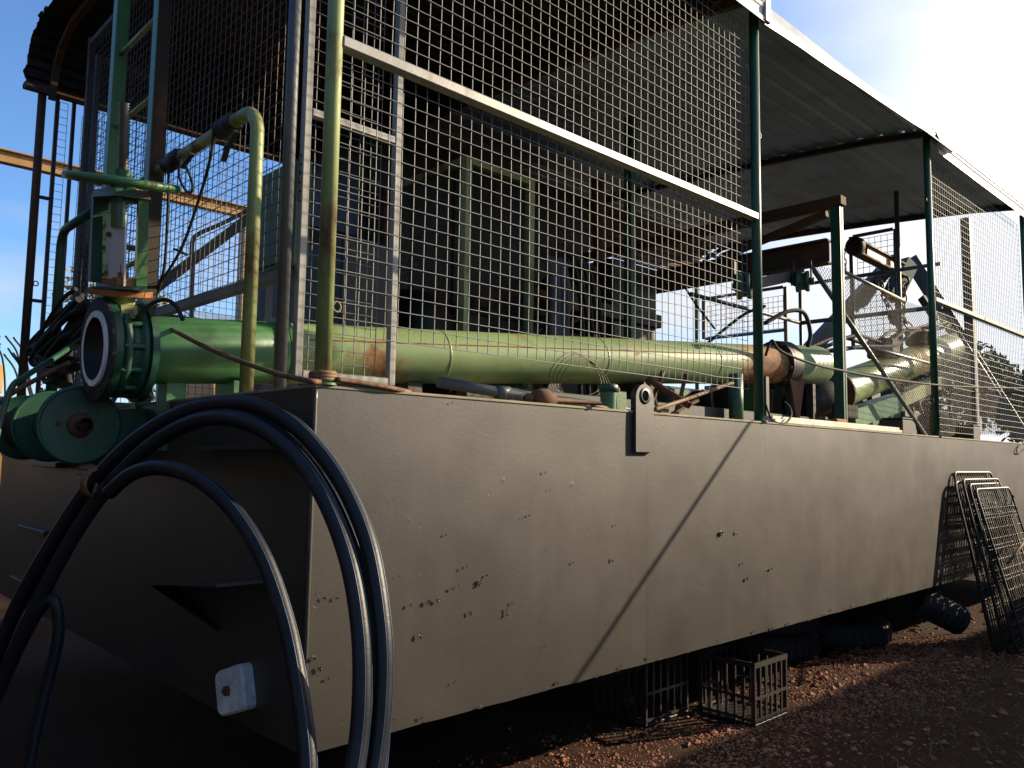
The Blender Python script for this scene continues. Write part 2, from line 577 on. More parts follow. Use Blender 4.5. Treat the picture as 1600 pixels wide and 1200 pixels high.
def dry_grass():
    rnd = random.Random(11)
    mb = MB()
    for i in range(5200):
        x = rnd.uniform(2.2, 9.5); y = rnd.uniform(-2.0, .1)
        if rnd.random() < .55 and noise.noise(V((x * 1.5, y * 1.5, 3))) < .05: continue
        L = rnd.uniform(.03, .14); a = rnd.uniform(0, 6.28); t = rnd.uniform(.1, .9)
        w = .0022
        p0 = V((x, y, 0)); d = V((math.cos(a) * (1 - t * .3), math.sin(a) * (1 - t * .3), t * .8))
        s = V((-math.sin(a), math.cos(a), 0)) * w
        p1 = p0 + d * L * .6; p2 = p0 + d * L + V((0, 0, -L * .25))
        mb.add([p0 - s, p0 + s, p1 + s * .7, p1 - s * .7, p2], [(0, 1, 2, 3), (3, 2, 4)])
    m, nt, b = mat_new('dry_grass_blade')
    c = ramp(nt, nz(nt, 8, 3), [(.3, (.08, .065, .03)), (.7, (.20, .15, .075))])
    nt.links.new(c, b.inputs['Base Color']); b.inputs['Roughness'].default_value = .8
    tag(mb.build('dry_grass', m, None, False), kind='stuff')
dry_grass()

# ================================================================== PONTOON HULL
hull = thing('pontoon_hull', (0, 0, ZB), 'long brown-grey steel pontoon hull with flat welded sides', 'hull')
MB().box((.03, .03, ZB + .01), (HL, HW - .012, ZT - .012)).build('hull_shell', 'hull', hull)

def side_plate(x0, x1, seed):
    nx = max(6, int((x1 - x0) / .07)); nzv = 18
    mb = MB(); vs = []; fs = []
    g = .0004
    for j in range(nzv + 1):
        for i in range(nx + 1):
            u = i / nx; w = j / nzv
            x = x0 + g + (x1 - x0 - 2 * g) * u; z = ZB + (ZT - ZB - .012) * w
            e = min(u, 1 - u, w, 1 - w) * 8
            y = noise.noise(V((x * 1.1 + seed, z * 1.4, 0))) * .005 * min(1, e) + noise.noise(V((x * 4, z * 4, seed))) * .0009 * min(1, e)
            if j == 0: z += noise.noise(V((x * 7, 0, 2))) * .004
            vs.append((x, y, z))
    for j in range(nzv):
        for i in range(nx):
            a = j * (nx + 1) + i
            fs.append((a, a + 1, a + nx + 2, a + nx + 1))
    mb.add(vs, fs, True)
    # turned edges so the plate has thickness
    n = len(vs)
    back = [(x, y + .022, z) for x, y, z in vs]
    ring = [i for i in range(nx + 1)] + [(j + 1) * (nx + 1) - 1 for j in range(1, nzv + 1)] + \
           [nzv * (nx + 1) + i for i in reversed(range(nx))] + [j * (nx + 1) for j in reversed(range(1, nzv))]
    m = len(ring)
    mb.add([vs[i] for i in ring] + [back[i] for i in ring], [(k, (k + 1) % m, m + (k + 1) % m, m + k) for k in range(m)])
    return mb.build('side_plate', 'hull', hull)
SEAM = [0.0, 1.84, 3.0, 5.34, 8.25, HL]
for k in range(5):
    side_plate(SEAM[k], SEAM[k + 1], k * 7.3)
for x in SEAM[1:-1]:
    mb = MB(); rnd = random.Random(int(x * 100)); pts = []
    for i in range(61):
        z = ZB + .004 + (ZT - ZB - .02) * i / 60
        pts.append((x + rnd.uniform(-.0012, .0012), .0052 + rnd.uniform(-.0004, .0004), z))
    mb.tube(pts, .0055, 8)
    mb.build('weld_seam', 'hull', hull)
MB().box((0, .023, ZB), (.028, HW - .001, ZT - .013)).build('end_plate', 'hull', hull)
MB().box((HL - .02, .025, ZB + .012), (HL + .008, HW - .02, ZT - .014)).build('end_plate', 'hull', hull)
# corner welds that round the plate edges
MB().tube([(.004, .006, ZB + i * (ZT - ZB - .012) / 30 ) for i in range(31)], .009, 8).build('weld_seam', 'hull', hull)
# deck plates
dx = [-.004, 3.0, 6.0, 9.0, HL + .01]
for a, b in zip(dx, dx[1:]):
    MB().bbox((a + .001, -.005, ZT - .012), (b - .001, HW + .004, ZT), .003).build('deck_plate', 'deck_edge', hull)
# ledges welded on the end face
MB().prism([(-.001, .04, 1.525), (-.09, .06, 1.528), (-.09, .79, 1.528), (-.001, .80, 1.53)], (0, 0, .012)).build('ledge', 'hull', hull)
lg = MB()
lg.prism([(-.001, .27, 1.06), (-.16, .34, 1.05), (-.16, .98, .985), (-.001, 1.12, .96)], (0, 0, .012))
lg.prism([(-.001, .66, .83), (-.001, 1.10, .955), (-.15, .96, .98), (-.02, .66, .85)], (0, .012, 0))
lg.build('ledge', 'hull', hull)
for y0, y1, z in ((2.0, 2.35, 1.42), (2.75, 3.3, 1.45), (2.9, 3.5, 1.05), (2.95, 3.6, .72)):
    MB().bbox((-.06, y0, z - .03), (-.001, y1, z)).build('ledge', 'hull', hull)

# blistered and flaked paint on the lit side: scab, lip and pit
rnd = random.Random(77)
pits = MB(); lips = MB()
def chip(p, s, tall=1.0):
    p = V(p); n = rnd.randint(5, 8); s *= .72
    pts = []
    for k in range(n):
        a = 2 * math.pi * k / n + rnd.uniform(-.3, .3)
        q = s * rnd.uniform(.45, 1.1)
        pts.append((p.x + math.cos(a) * q, p.z + math.sin(a) * q * tall))
    pits.add([(x, p.y - .0075, z) for x, z in pts], [tuple(range(n))])
    for k in range(n):                                  # curled rim, highest on the lower side
        (x0, z0), (x1, z1) = pts[k], pts[(k + 1) % n]
        if rnd.random() < .25: continue
        h = rnd.uniform(.002, .009) * (s / .012) ** .5
        ex, ez = (x0 + x1) / 2 - p.x, (z0 + z1) / 2 - p.z
        m = math.hypot(ex, ez) + 1e-6
        g = s * .35
        lips.add([(x0, p.y - .0065, z0), (x1, p.y - .0065, z1), (x1 + ex / m * g, p.y - .0065 - h * .2, z1 + ez / m * g), ((x0 + x1) / 2 + ex / m * g * .4, p.y - .0065 - h, (z0 + z1) / 2 + ez / m * g * .4), (x0 + ex / m * g, p.y - .0065 - h * .2, z0 + ez / m * g)],
                 [(0, 1, 3), (1, 2, 3), (2, 4, 3), (4, 0, 3)])
for p, s, tall in (((0.026, 0.000, 0.842), .020, .8), ((0.049, 0.000, 0.807), .010, 1.2), ((0.059, 0.000, 1.034), .007, 1.2), ((0.108, 0.000, 1.034), .009, 1.1), ((0.046, 0.000, 1.057), .005, 1), ((0.086, 0.000, 0.770), .006, 1),
                   ((0.465, 0.000, 0.860), .009, 1.8), ((0.418, 0.000, 0.974), .008, .9), ((0.500, 0.000, 0.976), .013, .7), ((0.543, 0.000, 0.976), .010, 1.2), ((0.613, 0.000, 1.012), .010, .8), ((0.644, 0.000, 1.021), .006, 1),
                   ((0.659, 0.000, 1.085), .007, 1), ((0.685, 0.000, 1.093), .006, 1), ((0.706, 0.000, 0.910), .009, 1.5), ((0.901, 0.000, 0.895), .011, 2.2), ((0.929, 0.000, 0.925), .008, 1.4), ((0.753, 0.000, 1.023), .016, 1.1),
                   ((0.786, 0.000, 1.045), .008, 1), ((0.302, 0.000, 1.091), .006, 1.2), ((0.363, 0.000, 1.082), .004, 1), ((1.570, 0.000, 1.052), .010, 1.6), ((1.296, 0.000, 1.056), .008, 1), ((1.593, 0.000, 1.209), .006, 1.4),
                   ((2.496, 0.000, 1.118), .020, 1.1), ((2.653, 0.000, 1.120), .013, 1.8), ((3.028, 0.000, 0.890), .022, .4), ((2.755, 0.000, 0.856), .012, 1.6), ((2.709, 0.000, 0.947), .008, 1.4), ((1.116, 0.000, 1.453), .006, 1.3),
                   ((1.149, 0.000, 1.379), .005, 1), ((1.022, 0.000, 1.274), .006, 1), ((0.593, 0.000, 1.720), .006, .8), ((0.576, 0.000, 1.219), .006, 1), ((0.358, 0.000, 0.582), .008, .7), ((0.632, 0.000, 0.663), .006, 1)):
    chip(p, s, tall)
for k in range(55):                                     # ragged lower edge
    x = rnd.uniform(.1, 7.5)
    chip((x, 0, ZB + rnd.uniform(.004, .05) * rnd.random()), rnd.uniform(.004, .014), .7)
for k in range(34):
    chip((rnd.uniform(.03, 4.5), 0, rnd.uniform(.7, 1.7)), rnd.uniform(.0015, .004), 1.2)
pits.build('bare_pits', 'chip_pit', hull, False)['kind'] = 'stuff'
lips.build('paint_flakes', 'hull', hull)['kind'] = 'stuff'

# zinc block on the end face
an = thing('zinc_anode', (-.02, .45, .66), 'small white block bolted low on the dark hull end', 'anode')
mb = MB()
c0, s0 = math.cos(R(-19)), math.sin(R(-19))
def anp(y, z, x): return (x, .448 + y * c0 - z * s0, .660 + y * s0 + z * c0)
prof = []
for sy, sz in ((-1,-1),(1,-1),(1,1),(-1,1)):
    for k in range(4):
        a = {(-1,-1):math.pi, (1,-1):1.5*math.pi, (1,1):0, (-1,1):.5*math.pi}[(sy, sz)] + k * math.pi / 6
        prof.append((sy * .085 + math.cos(a) * .026, sz * .054 + math.sin(a) * .026))
base = [anp(y, z, -.0005) for y, z in prof]; mid = [anp(y, z, -.035) for y, z in prof]; top = [anp(y * .93, z * .9, -.047) for y, z in prof]
n = len(prof)
mb.add(base + mid + top, [(k, (k+1)%n, n+(k+1)%n, n+k) for k in range(n)] + [(n+k, n+(k+1)%n, 2*n+(k+1)%n, 2*n+k) for k in range(n)] + [tuple(range(2*n, 3*n))], False)
mb.build('block', 'zinc', an)
MB().rev((-.046, .452, .66), (-1, 0, 0), [(0, .020), (.014, .020), (.014, .011), (.022, .010), (.022, 0.0001)], 6, False).build('bolt', 'rust', an)

# lifting lug on the lit side
lug = thing('lifting_lug', (1.8, 0, 1.55), 'upright grey plate lug with a round eye on the lit hull side', 'lug')
mb = MB()
xc, hw_, zc_ = 1.799, .071, 1.815
outl = [(xc - hw_, 1.551), (xc + hw_, 1.551)]
for k in range(13):
    a = math.pi * k / 12
    outl.append((xc + hw_ * math.cos(a), zc_ + hw_ * .95 * math.sin(a)))
hole = [(xc + .026 * math.cos(2 * math.pi * k / 16), zc_ + .01 + .026 * math.sin(2 * math.pi * k / 16)) for k in range(16)]
import bmesh
def plate_with_hole(outl, hole, y0, y1):
    bm = bmesh.new()
    es = []
    for loop in (outl, hole):
        vv = [bm.verts.new((x, y0, z)) for x, z in loop]
        for k in range(len(vv)): es.append(bm.edges.new((vv[k], vv[(k + 1) % len(vv)])))
    bmesh.ops.triangle_fill(bm, edges=es, use_beauty=True)
    r = bmesh.ops.extrude_face_region(bm, geom=list(bm.faces))
    for g in r['geom']:
        if isinstance(g, bmesh.types.BMVert): g.co.y = y1
    bm.verts.index_update()
    vs = [tuple(v.co) for v in bm.verts]; fs = [tuple(v.index for v in f.verts) for f in bm.faces]
    bm.free()
    return vs, fs
vs_, fs_ = plate_with_hole(outl, hole, -.022, .0105)
mb.add(vs_, fs_)
mb.build('lug_plate', 'hull', lug)
mb = MB()
mb.rev((xc, -.026, zc_ + .01), (0, 1, 0), [(0, .027), (0, .040), (.006, .042), (.036, .042), (.036, .027), (0, .027)], 20, True)
mb.build('eye_ring', 'hull', lug)

# timber blocks that carry the hull (deep in its shade)
for i, (x, y) in enumerate([(1.9, 2.1), (1.9, 3.3), (4.6, 1.6), (4.6, 3.2), (7.6, 1.6), (7.6, 3.2), (10.6, 1.6), (10.6, 3.2)]):
    blk = thing('timber_stack', (x, y, 0), '%s timber block stack from the near hull end, on the %s side underneath' % (('first', 'second', 'third', 'fourth')[i // 2], ('sunny', 'far')[i % 2]), 'timber stack', 'timber stacks under the pontoon')
    for j in range(3):
        z = -.005 + j * .18
        lo = (x - .5, y - .13, z) if j % 2 == 0 else (x - .15, y - .4, z)
        hi = (x + .5, y + .13, z + .178) if j % 2 == 0 else (x + .15, y + .4, z + .178)
        if j == 2: hi = (hi[0], hi[1], ZB + .009)
        MB().bbox(lo, hi, .012).build('block', 'timber', blk)

# ================================================================== POSTS
def post(x, y, label, mat='green', top=4.34, eyes=(), r=.029, base=True):
    t = thing('canopy_post', (x, y, ZT), label, 'post', 'posts along the deck edges')
    mb = MB()
    mb.tube([(x, y, ZT), (x, y, top)], r, 16)
    mb.build('tube', mat, t)
    MB().disc((x, y, ZT), (0, 0, 1), r + .022, .008, 16, r).build('foot_ring', 'green', t)
    for z, side in eyes:
        mb = MB()
        cx_, cz_ = x + side * (r + .014), z
        mb.tube([(cx_ + .016 * math.cos(a), y - .004, cz_ + .018 * math.sin(a)) for a in [2*math.pi*k/14 for k in range(14)]], .0045, 6, False, True)
        mb.build('eyelet', mat, t)
    return t
P1 = (.045, .032); P2 = (2.985, .032); P3 = (5.90, .032); P4 = (8.80, .032)
post(*P1, 'rust streaked green pipe post at the near hull corner', 'green_rusty', 4.34, ((2.03, 1), (3.19, 1)))
post(*P2, 'slim green post at the right end of the long mesh panel', 'teal', 4.30, ((3.52, 1), ))
post(*P3, 'green post between the open bay and the right mesh panel', 'teal', 4.36, ((3.78, -1), (2.05, -1)))
post(*P4, 'green post cut by the right edge of the photo', 'green', 4.3)
post(.085, 4.285, 'dark post at the far left corner, leftmost of all', 'brown_frame', 4.26, ((2.75, 1),))
for x in (3.0, 5.9, 8.8):
    lab = {3.0: 'far side post seen in the bright gap beside the dark cabin', 5.9: 'far side post behind the open bay', 8.8: 'far side post at the roof end'}[x]
    post(x, 4.285, lab, 'green', 4.3)

# ================================================================== WIRE MESH PANELS
def edge_panel(x0, x1, y, z0, z1, label, rail_z=None, seed=0, mat='wire', group='mesh panels between the posts', railmat='galv'):
    t = thing('mesh_fence', (x0, y, z0), label, 'mesh fence', group)
    nu = int((x1 - x0) / PITCH) + 1; nv = int((z1 - z0) / PITCH) + 1
    wires('wire_mesh', t, mat, (x0, y, z0), (1, 0, 0), (0, 0, 1), nu, nv, PITCH, seed=seed, seg=8)
    if rail_z:
        MB().bbox((x0 - .02, y - .058, rail_z - .021), (x1 + .035, y - .008, rail_z + .021), .004).build('rail', railmat, t)
    return t
edge_panel(.085, 2.93, .062, 1.940, 4.22, 'long silver mesh panel with a bright rail in front of the green pipe', 2.990, 1)
edge_panel(5.95, 8.76, .062, 1.80, 4.18, 'mesh panel glaring against the sky at the right', 2.925, 2, railmat='gunmetal')
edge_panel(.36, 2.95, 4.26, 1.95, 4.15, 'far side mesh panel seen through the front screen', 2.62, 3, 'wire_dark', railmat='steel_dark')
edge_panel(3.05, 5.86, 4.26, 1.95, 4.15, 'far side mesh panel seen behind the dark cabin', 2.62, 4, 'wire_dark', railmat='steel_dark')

# narrow strip at the far corner
t = thing('mesh_strip', (.17, 4.27, 1.9), 'narrow mesh strip between two dark stiles beside the far corner post', 'mesh fence')
for x in (.185, .30):
    MB().bbox((x - .012, 4.25, 1.76), (x + .012, 4.285, 4.2)).build('stile', 'steel_dark', t)
wires('wire_mesh', t, 'wire_dark', (.20, 4.262, 1.9), (1, 0, 0), (0, 0, 1), 2, 40, PITCH, seed=5)
mb = MB()
for z in (2.62, 3.40): mb.bbox((.11, 4.255, z - .012), (.172, 4.28, z + .012))
mb.build('tie', 'steel_dark', t)

# front screen of the inner cage
XF, YN, YFAR = .26, .665, 3.76
t = thing('front_screen', (XF, YN, 2.29), 'large mesh screen across the hull end behind the ladder', 'mesh screen')
MB().bbox((XF - .025, YN + .03, 2.262), (XF + .015, YFAR - .02, 2.312)).build('bottom_rail', 'gunmetal', t)
MB().bbox((XF - .02, YN + .03, 4.44), (XF + .02, YFAR - .02, 4.48)).build('top_rail', 'gunmetal', t)
MB().bbox((XF - .022, YFAR - .02, 1.75), (XF + .022, YFAR + .02, 4.50)).build('stile', 'gunmetal', t)
wires('wire_mesh', t, 'wire_dark', (XF - .03, YN + .04, 2.312), (0, 1, 0), (0, 0, 1), int((YFAR - YN - .06) / PITCH) + 1, 37, PITCH, seed=6, seg=10)
tp = thing('cage_post', (XF - .045, YN, ZT), 'grey round post where the front screen meets the mesh gate', 'post')
MB().tube([(XF - .045, YN - .005, ZT), (XF - .045, YN - .005, 4.48)], .026, 14).build('tube', 'gunmetal', tp)
mb = MB()
for k in range(5):
    z = 2.62 + k * .04
    mb.tube([(XF + .012 + .008 * math.cos(a), YN - .004 + (.006 * math.sin(a) if k % 2 else 0), z + .024 * math.sin(a)) for a in [2*math.pi*i/10 for i in range(10)]], .0032, 5, False, True)
mb.build('latch_chain', 'steel_dark', tp)

def mesh_gate(y, label, mat, x0=.275, x1=.79):
    t = thing('mesh_gate', (x0, y, 1.835), label, 'gate')
    w = .036
    MB().bbox((x0, y - .018, 1.835), (x0 + w, y + .018, 4.36)).build('stile', mat, t)
    MB().bbox((x1 - w, y - .018, 1.835), (x1, y + .018, 4.36)).build('stile', mat, t)
    for z in (1.835, 2.985, 4.322):
        MB().bbox((x0 + w + .001, y - .0175, z), (x1 - w - .001, y + .0175, z + w)).build('rail', mat, t)
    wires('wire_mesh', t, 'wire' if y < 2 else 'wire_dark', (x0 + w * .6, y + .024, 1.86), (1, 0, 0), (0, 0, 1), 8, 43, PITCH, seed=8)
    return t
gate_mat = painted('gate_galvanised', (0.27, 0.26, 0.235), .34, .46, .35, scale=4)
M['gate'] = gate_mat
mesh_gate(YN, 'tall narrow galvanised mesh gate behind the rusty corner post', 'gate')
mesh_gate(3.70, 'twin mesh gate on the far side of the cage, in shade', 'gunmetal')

# brace and bent tube seen through the front screen
t = thing('stair_brace', (0.660, 3.400, 2.664), 'dark sloping brace behind the front screen', 'brace')
a_, b_ = V((0.643, 3.400, 2.644)), V((1.356, 3.400, 3.346))
MB().bar(a_, b_, .05, .07).build('bar', 'gunmetal', t)
t = thing('bent_rail', (1.136, 3.900, 2.718), 'thin grey bent rail behind the front screen', 'handrail')
MB().tube(smooth_path([(1.144, 3.900, 2.463), (1.128, 3.900, 2.871), (1.113, 3.900, 3.153), (1.149, 3.900, 3.254), (1.338, 3.900, 3.383), (1.551, 3.900, 3.539)], 5), .018, 8).build('tube', 'galv', t)

# ================================================================== ROOF
roof = thing('canopy_roof', (0, 0, 4.2), 'low arched sheet metal roof over the pontoon deck', 'roof')
ARCH = [(-.02, 4.405), (.5, 4.475), (1.0, 4.515), (1.6, 4.555), (2.2, 4.585), (2.8, 4.61), (3.4, 4.625), (3.80, 4.625)]
FARB = [(3.80, 4.627), (3.98, 4.61), (4.12, 4.55), (4.22, 4.44), (4.28, 4.31), (4.30, 4.20)]
NEARB = [(.10, 4.452), (.02, 4.432), (-.035, 4.385), (-.06, 4.31), (-.062, 4.195)]
def resample(poly, step):
    P = [V((0, y, z)) for y, z in poly]; out_ = [P[0]]
    acc = 0
    L = [0]
    for i in range(1, len(P)): L.append(L[-1] + (P[i] - P[i-1]).length)
    n = max(2, int(L[-1] / step))
    res = []
    for k in range(n + 1):
        d = L[-1] * k / n
        i = 1
        while i < len(P) - 1 and L[i] < d: i += 1
        t = (d - L[i-1]) / max(1e-6, L[i] - L[i-1])
        p = P[i-1].lerp(P[i], t)
        res.append((p, (P[i] - P[i-1]).normalized(), d))
    return res
def ribbed(poly, x0, x1, mat, name, rib=.19, h=.015, lift=0.0, step=.0158, seg=5, seed=0, thick=.003, rag=0.0):
    pr = resample(poly, step)
    mb = MB(); m = len(pr)
    prof = []
    for p, t, d in pr:
        nrm = V((0, -t.z, t.y))
        if nrm.z < 0 and abs(t.y) > .2: nrm = -nrm
        ph = (d % rib) / rib
        k = max(0.0, min(1.0, (0.16 - abs(ph - .5)) / .07))
        prof.append((p + nrm * (h * k + lift), nrm))
    rnd = random.Random(seed)
    for side in (0, 1):
        vs = []
        for i in range(seg + 1):
            x = x0 + (x1 - x0) * i / seg
            for q, (p, nrm) in enumerate(prof):
                pp = p + nrm * (thick * side)
                xx = x
                if i == 0 and rag: xx += noise.noise(V((q * .21, seed, 0))) * rag
                vs.append((xx, pp.y, pp.z + noise.noise(V((x * .8, pp.y, seed))) * .008))
        fs = []
        for i in range(seg):
            for k in range(m - 1):
                a = i * m + k
                fs.append((a, a + 1, a + m + 1, a + m) if side else (a, a + m, a + m + 1, a + 1))
        mb.add(vs, fs)
    n1 = m * (seg + 1)
    edge = []
    for k in range(m - 1):
        edge.append((k, k + 1, n1 + k + 1, n1 + k)); e0 = seg * m
        edge.append((e0 + k, n1 + e0 + k, n1 + e0 + k + 1, e0 + k + 1))
    for i in range(seg):
        edge.append((i*m, n1 + i*m, n1 + (i+1)*m, (i+1)*m))
        edge.append((i*m + m - 1, (i+1)*m + m - 1, n1 + (i+1)*m + m - 1, n1 + i*m + m - 1))
    mb.f += edge; mb.s += [False] * len(edge)
    return mb.build(name, mat, roof, False)
# sheets: strips across the arch, three lengths along the hull
def sub_arch(y0, y1):
    res = []
    for k in range(9):
        y = y0 + (y1 - y0) * k / 8
        for (a, za), (b, zb) in zip(ARCH, ARCH[1:]):
            if a - 1e-6 <= y <= b + 1e-6:
                res.append((y, za + (zb - za) * (y - a) / (b - a))); break
    return res
cuts = [-.02, .74, 1.50, 2.26, 3.02, 3.80]; LAP = .045
for bi, (xa, xb, up) in enumerate([(-.03, 3.02, 0), (2.94, 5.95, .006), (5.87, 8.80, 0)]):
    for k in range(5):
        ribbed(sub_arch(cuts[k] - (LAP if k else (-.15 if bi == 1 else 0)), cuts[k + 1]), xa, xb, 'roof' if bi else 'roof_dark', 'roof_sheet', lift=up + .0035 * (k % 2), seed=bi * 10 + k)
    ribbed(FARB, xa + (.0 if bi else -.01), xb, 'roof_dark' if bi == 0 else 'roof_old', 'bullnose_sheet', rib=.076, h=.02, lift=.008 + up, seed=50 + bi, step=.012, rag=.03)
ribbed(NEARB, -.03, 2.955, 'fascia', 'bullnose_sheet', rib=.19, h=.012, lift=.004, seed=61, step=.012)
ribbed(NEARB, 5.93, 8.80, 'fascia', 'bullnose_sheet', rib=.19, h=.012, lift=.004, seed=62, step=.012)
# edge capping over the open bay and the right bay, slightly bent and lifted
# open bay: the sheet ends curl down to a thin lip, lower at its left end
mb = MB(); vs = []; n = 12; m = 9
for i in range(n + 1):
    x = 2.99 + 2.92 * i / n
    zl = 4.205 + .125 * i / n + noise.noise(V((x * 2.2, 0, 8))) * .010
    pr = [(-.034, zl + .062), (-.040, zl + .03), (-.034, zl), (-.018, zl + .012), (.0, zl + .05), (.03, zl + .09), (.07, min(4.425, zl + .14)), (.11, 4.436), (.16, 4.444)]
    vs += [(x, y, z) for y, z in pr]
fs = [(i*m+k, i*m+k+1, (i+1)*m+k+1, (i+1)*m+k) for i in range(n) for k in range(m - 1)]
# outer skin closing the curl from above
b0 = len(vs)
for i in range(n + 1):
    x = 2.99 + 2.92 * i / n; zl = 4.205 + .125 * i / n + noise.noise(V((x * 2.2, 0, 8))) * .010
    vs += [(x, .02, max(zl + .13, 4.40)), (x, .16, 4.470)]
for i in range(n):
    fs += [(i*m, b0+2*i, b0+2*i+2, (i+1)*m), (b0+2*i, b0+2*i+1, b0+2*i+3, b0+2*i+2)]
mb.add(vs, fs)
mb.build('edge_lip', 'lip', roof, False)
mb = MB()
fa, fb, fc_, fd = V((5.688, -0.050, 4.308)), V((6.069, -0.140, 4.212)), V((6.367, -0.060, 4.334)), V((6.008, 0.020, 4.435))
mb.prism([fa, fb, fc_, fd], (0, 0, .005))
mb.build('loose_flap', 'roof', roof)
# rafters following the arch, and purlins
for x in (.14, 2.96, 5.9, 8.74):
    pts = [(x, y, z - .034) for y, z in ARCH] + [(x, y - .06 if y > 4.1 else y, z - .05) for y, z in FARB[2:]]
    mb = MB()
    for p, q in zip(pts, pts[1:]): mb.bar(p, q, .045, .05)
    mb.build('rafter', 'brown_frame' if x < 3 else 'steel_dark', roof)
for y, z in ((4.262, 4.215), ):
    MB().bbox((-.04, y - .025, z - .03), (8.8, y + .012, z + .03)).build('eave_beam', 'brown_frame', roof)
MB().bbox((.0, .0, 4.345), (2.95, .04, 4.385)).build('eave_beam', 'gunmetal', roof)
MB().bbox((5.93, .0, 4.345), (8.8, .04, 4.385)).build('eave_beam', 'gunmetal', roof)
mb = MB()
for (y0, z0), (y1, z1) in zip(ARCH, ARCH[1:]):
    mb.bar((8.78, y0, z0 - .005), (8.78, y1, z1 - .005), .01, .07)
mb.build('closing_strip', 'steel_dark', roof)
# bracket at the head of the second post
mb = MB()
mb.bbox((2.955, -.068, 4.20), (3.02, -.040, 4.36)); mb.bbox((2.965, -.04, 4.29), (3.01, .03, 4.335))
mb.build('post_bracket', 'galv', roof)

# ================================================================== LADDER
lad = thing('roof_ladder', (.02, 2.0, ZT), 'green box section ladder rising from the hull end to the roof', 'ladder')
for y, mat in ((1.685, 'green'), (2.335, 'green')):
    MB().bbox((-.015, y - .035, 1.50), (.055, y + .035, 5.25), .005).build('stile', mat, lad)
for k in range(8):
    z = 2.06 + k * .425
    MB().tube([(.02, 1.721, z), (.02, 2.299, z)], .014, 10).build('rung', 'green_rusty', lad)
# brown rust skin on the near stile's near side, darkened to stand for shade
MB().box((-.012, 1.6475, 1.78), (.052, 1.6498, 5.24)).build('rusty_face', 'shaded_rust_face', lad)

# ================================================================== HANDRAILS
def handrail(pts, label, wraps=(), r=.027, mat='green_rusty'):
    t = thing('handrail', pts[0], label, 'handrail')
    P = [V(p) for p in pts]
    path = [P[0], P[1]]
    # bend between the riser and the top run
    corner, endp = V(pts[1]), V(pts[2])
    for k in range(1, 9):
        a = math.pi / 2 * k / 8
        sg = 1 if endp.y > corner.y else -1
        path.append(V((corner.x, corner.y + sg * .115 * (1 - math.cos(a)), corner.z + (endp.z - corner.z) * math.sin(a))))
    path.append(endp)
    MB().tube(path, r, 14).build('tube', mat, t)
    for y0, y1 in wraps:
        mb = MB(); pp = []; rr = []
        n = 14
        for k in range(n + 1):
            y = y0 + (y1 - y0) * k / n
            pp.append((corner.x, y, endp.z)); rr.append(r + .013 + .011 * noise.noise(V((y * 40, 0, 1))))
        mb.tube(pp, rr, 12); mb.build('tape_wrap', 'tape', t)
    return t
handrail([(.03, .575, ZT), (.03, .58, 2.80), (.03, 1.655, 2.915)], 'bent green handrail with black tape wraps beside the ladder', ((.80, .93), (1.36, 1.53)))
handrail([(.03, 3.32, ZT), (.03, 3.30, 2.82), (.03, 2.37, 2.93)], 'bent green handrail on the far side of the ladder', (), mat='teal')

# ================================================================== DISCHARGE PIPE AND KNIFE GATE VALVE
VP = V((-0.302, 1.325, 1.956))                  # centre of the open flange face
PE = V((4.491, 0.725, 2.279))                 # far end of the straight run
AX = (PE - VP).normalized()
BX = V((-AX.y, AX.x, 0)).normalized()     # across the pipe, to the far side
def along(d, b=0.0, z=0.0): return VP + AX * d + BX * b + V((0, 0, z))
LP = (PE - VP).length

pipe = thing('discharge_pipe', along(.2), 'long fat green pipe with orange rust running behind the mesh', 'pipe')
mb = MB()
mb.rev(along(.18), AX, [(0, .150), (.02, .152), (.60, .152), (.602, .150)], 36)
mb.build('inlet_spool', 'green', pipe)
prof = [(0.0, .149)]
n = 30
LR = LP - .84 - .62
for k in range(1, n): prof.append((LR * k / n, .150))
prof.append((LR, .150))
MB().rev(along(LP - .619), AX, [(k * .058, .1502) for k in range(11)], 40).build('rusty_run', 'pipe_rusty', pipe)
MB().rev(along(.84), AX, prof, 40).build('pipe_run', 'green_pipe', pipe)
MB().disc(along(.785), AX, .172, .022, 32, .12).disc(along(.812), AX, .172, .022, 32, .12).build('pipe_flange', 'green', pipe)
# weld rings and a long seam
for d in (1.72, 2.9, 4.0):
    mb = MB(); mb.rev(along(d), AX, [(-.006, .149), (-.003, .1525), (.003, .1525), (.006, .149)], 36); mb.build('ring_weld', 'green_pipe', pipe)
mb = MB(); rnd = random.Random(4)
s_dir = (-BX * .93 + V((0, 0, .36))).normalized()
mb.tube([along(.9 + k * .06) + s_dir * (.1495 + rnd.uniform(-.0008, .0012)) for k in range(58)], .0042, 6)
mb.build('seam_weld', 'orange_rust', pipe)
# coupling and outlet drum with rounded end
OUT = V((5.179, 0.686, 2.329))
OX = (OUT - PE).normalized()
mb = MB()
mb.disc(PE - AX * .03, AX, .190, .03, 36, .12); mb.disc(PE + AX * .004, AX, .190, .10, 36, .12)
mb.build('coupling_flange', 'steel_dark', pipe)
mb = MB()
for k in range(10):
    a = 2 * math.pi * k / 10 + .2
    p = PE + BX * (.170 * math.cos(a)) + V((0, 0, .170 * math.sin(a)))
    mb.rev(p - AX * .055, AX, [(0, .0001), (0, .016), (.018, .016), (.018, .009), (.10, .009), (.10, .016), (.118, .016), (.118, .0001)], 6, False)
mb.build('flange_bolt_ring', 'rust', pipe)['kind'] = 'stuff'
prof = [(0.034, .158)]
LO = .62
for k in range(6): prof.append((.04 + LO * k / 6, .165))
for k in range(9):
    a = math.pi / 2 * k / 8
    prof.append((LO - .02 + .13 * math.sin(a), .165 * math.cos(a) + .0005))
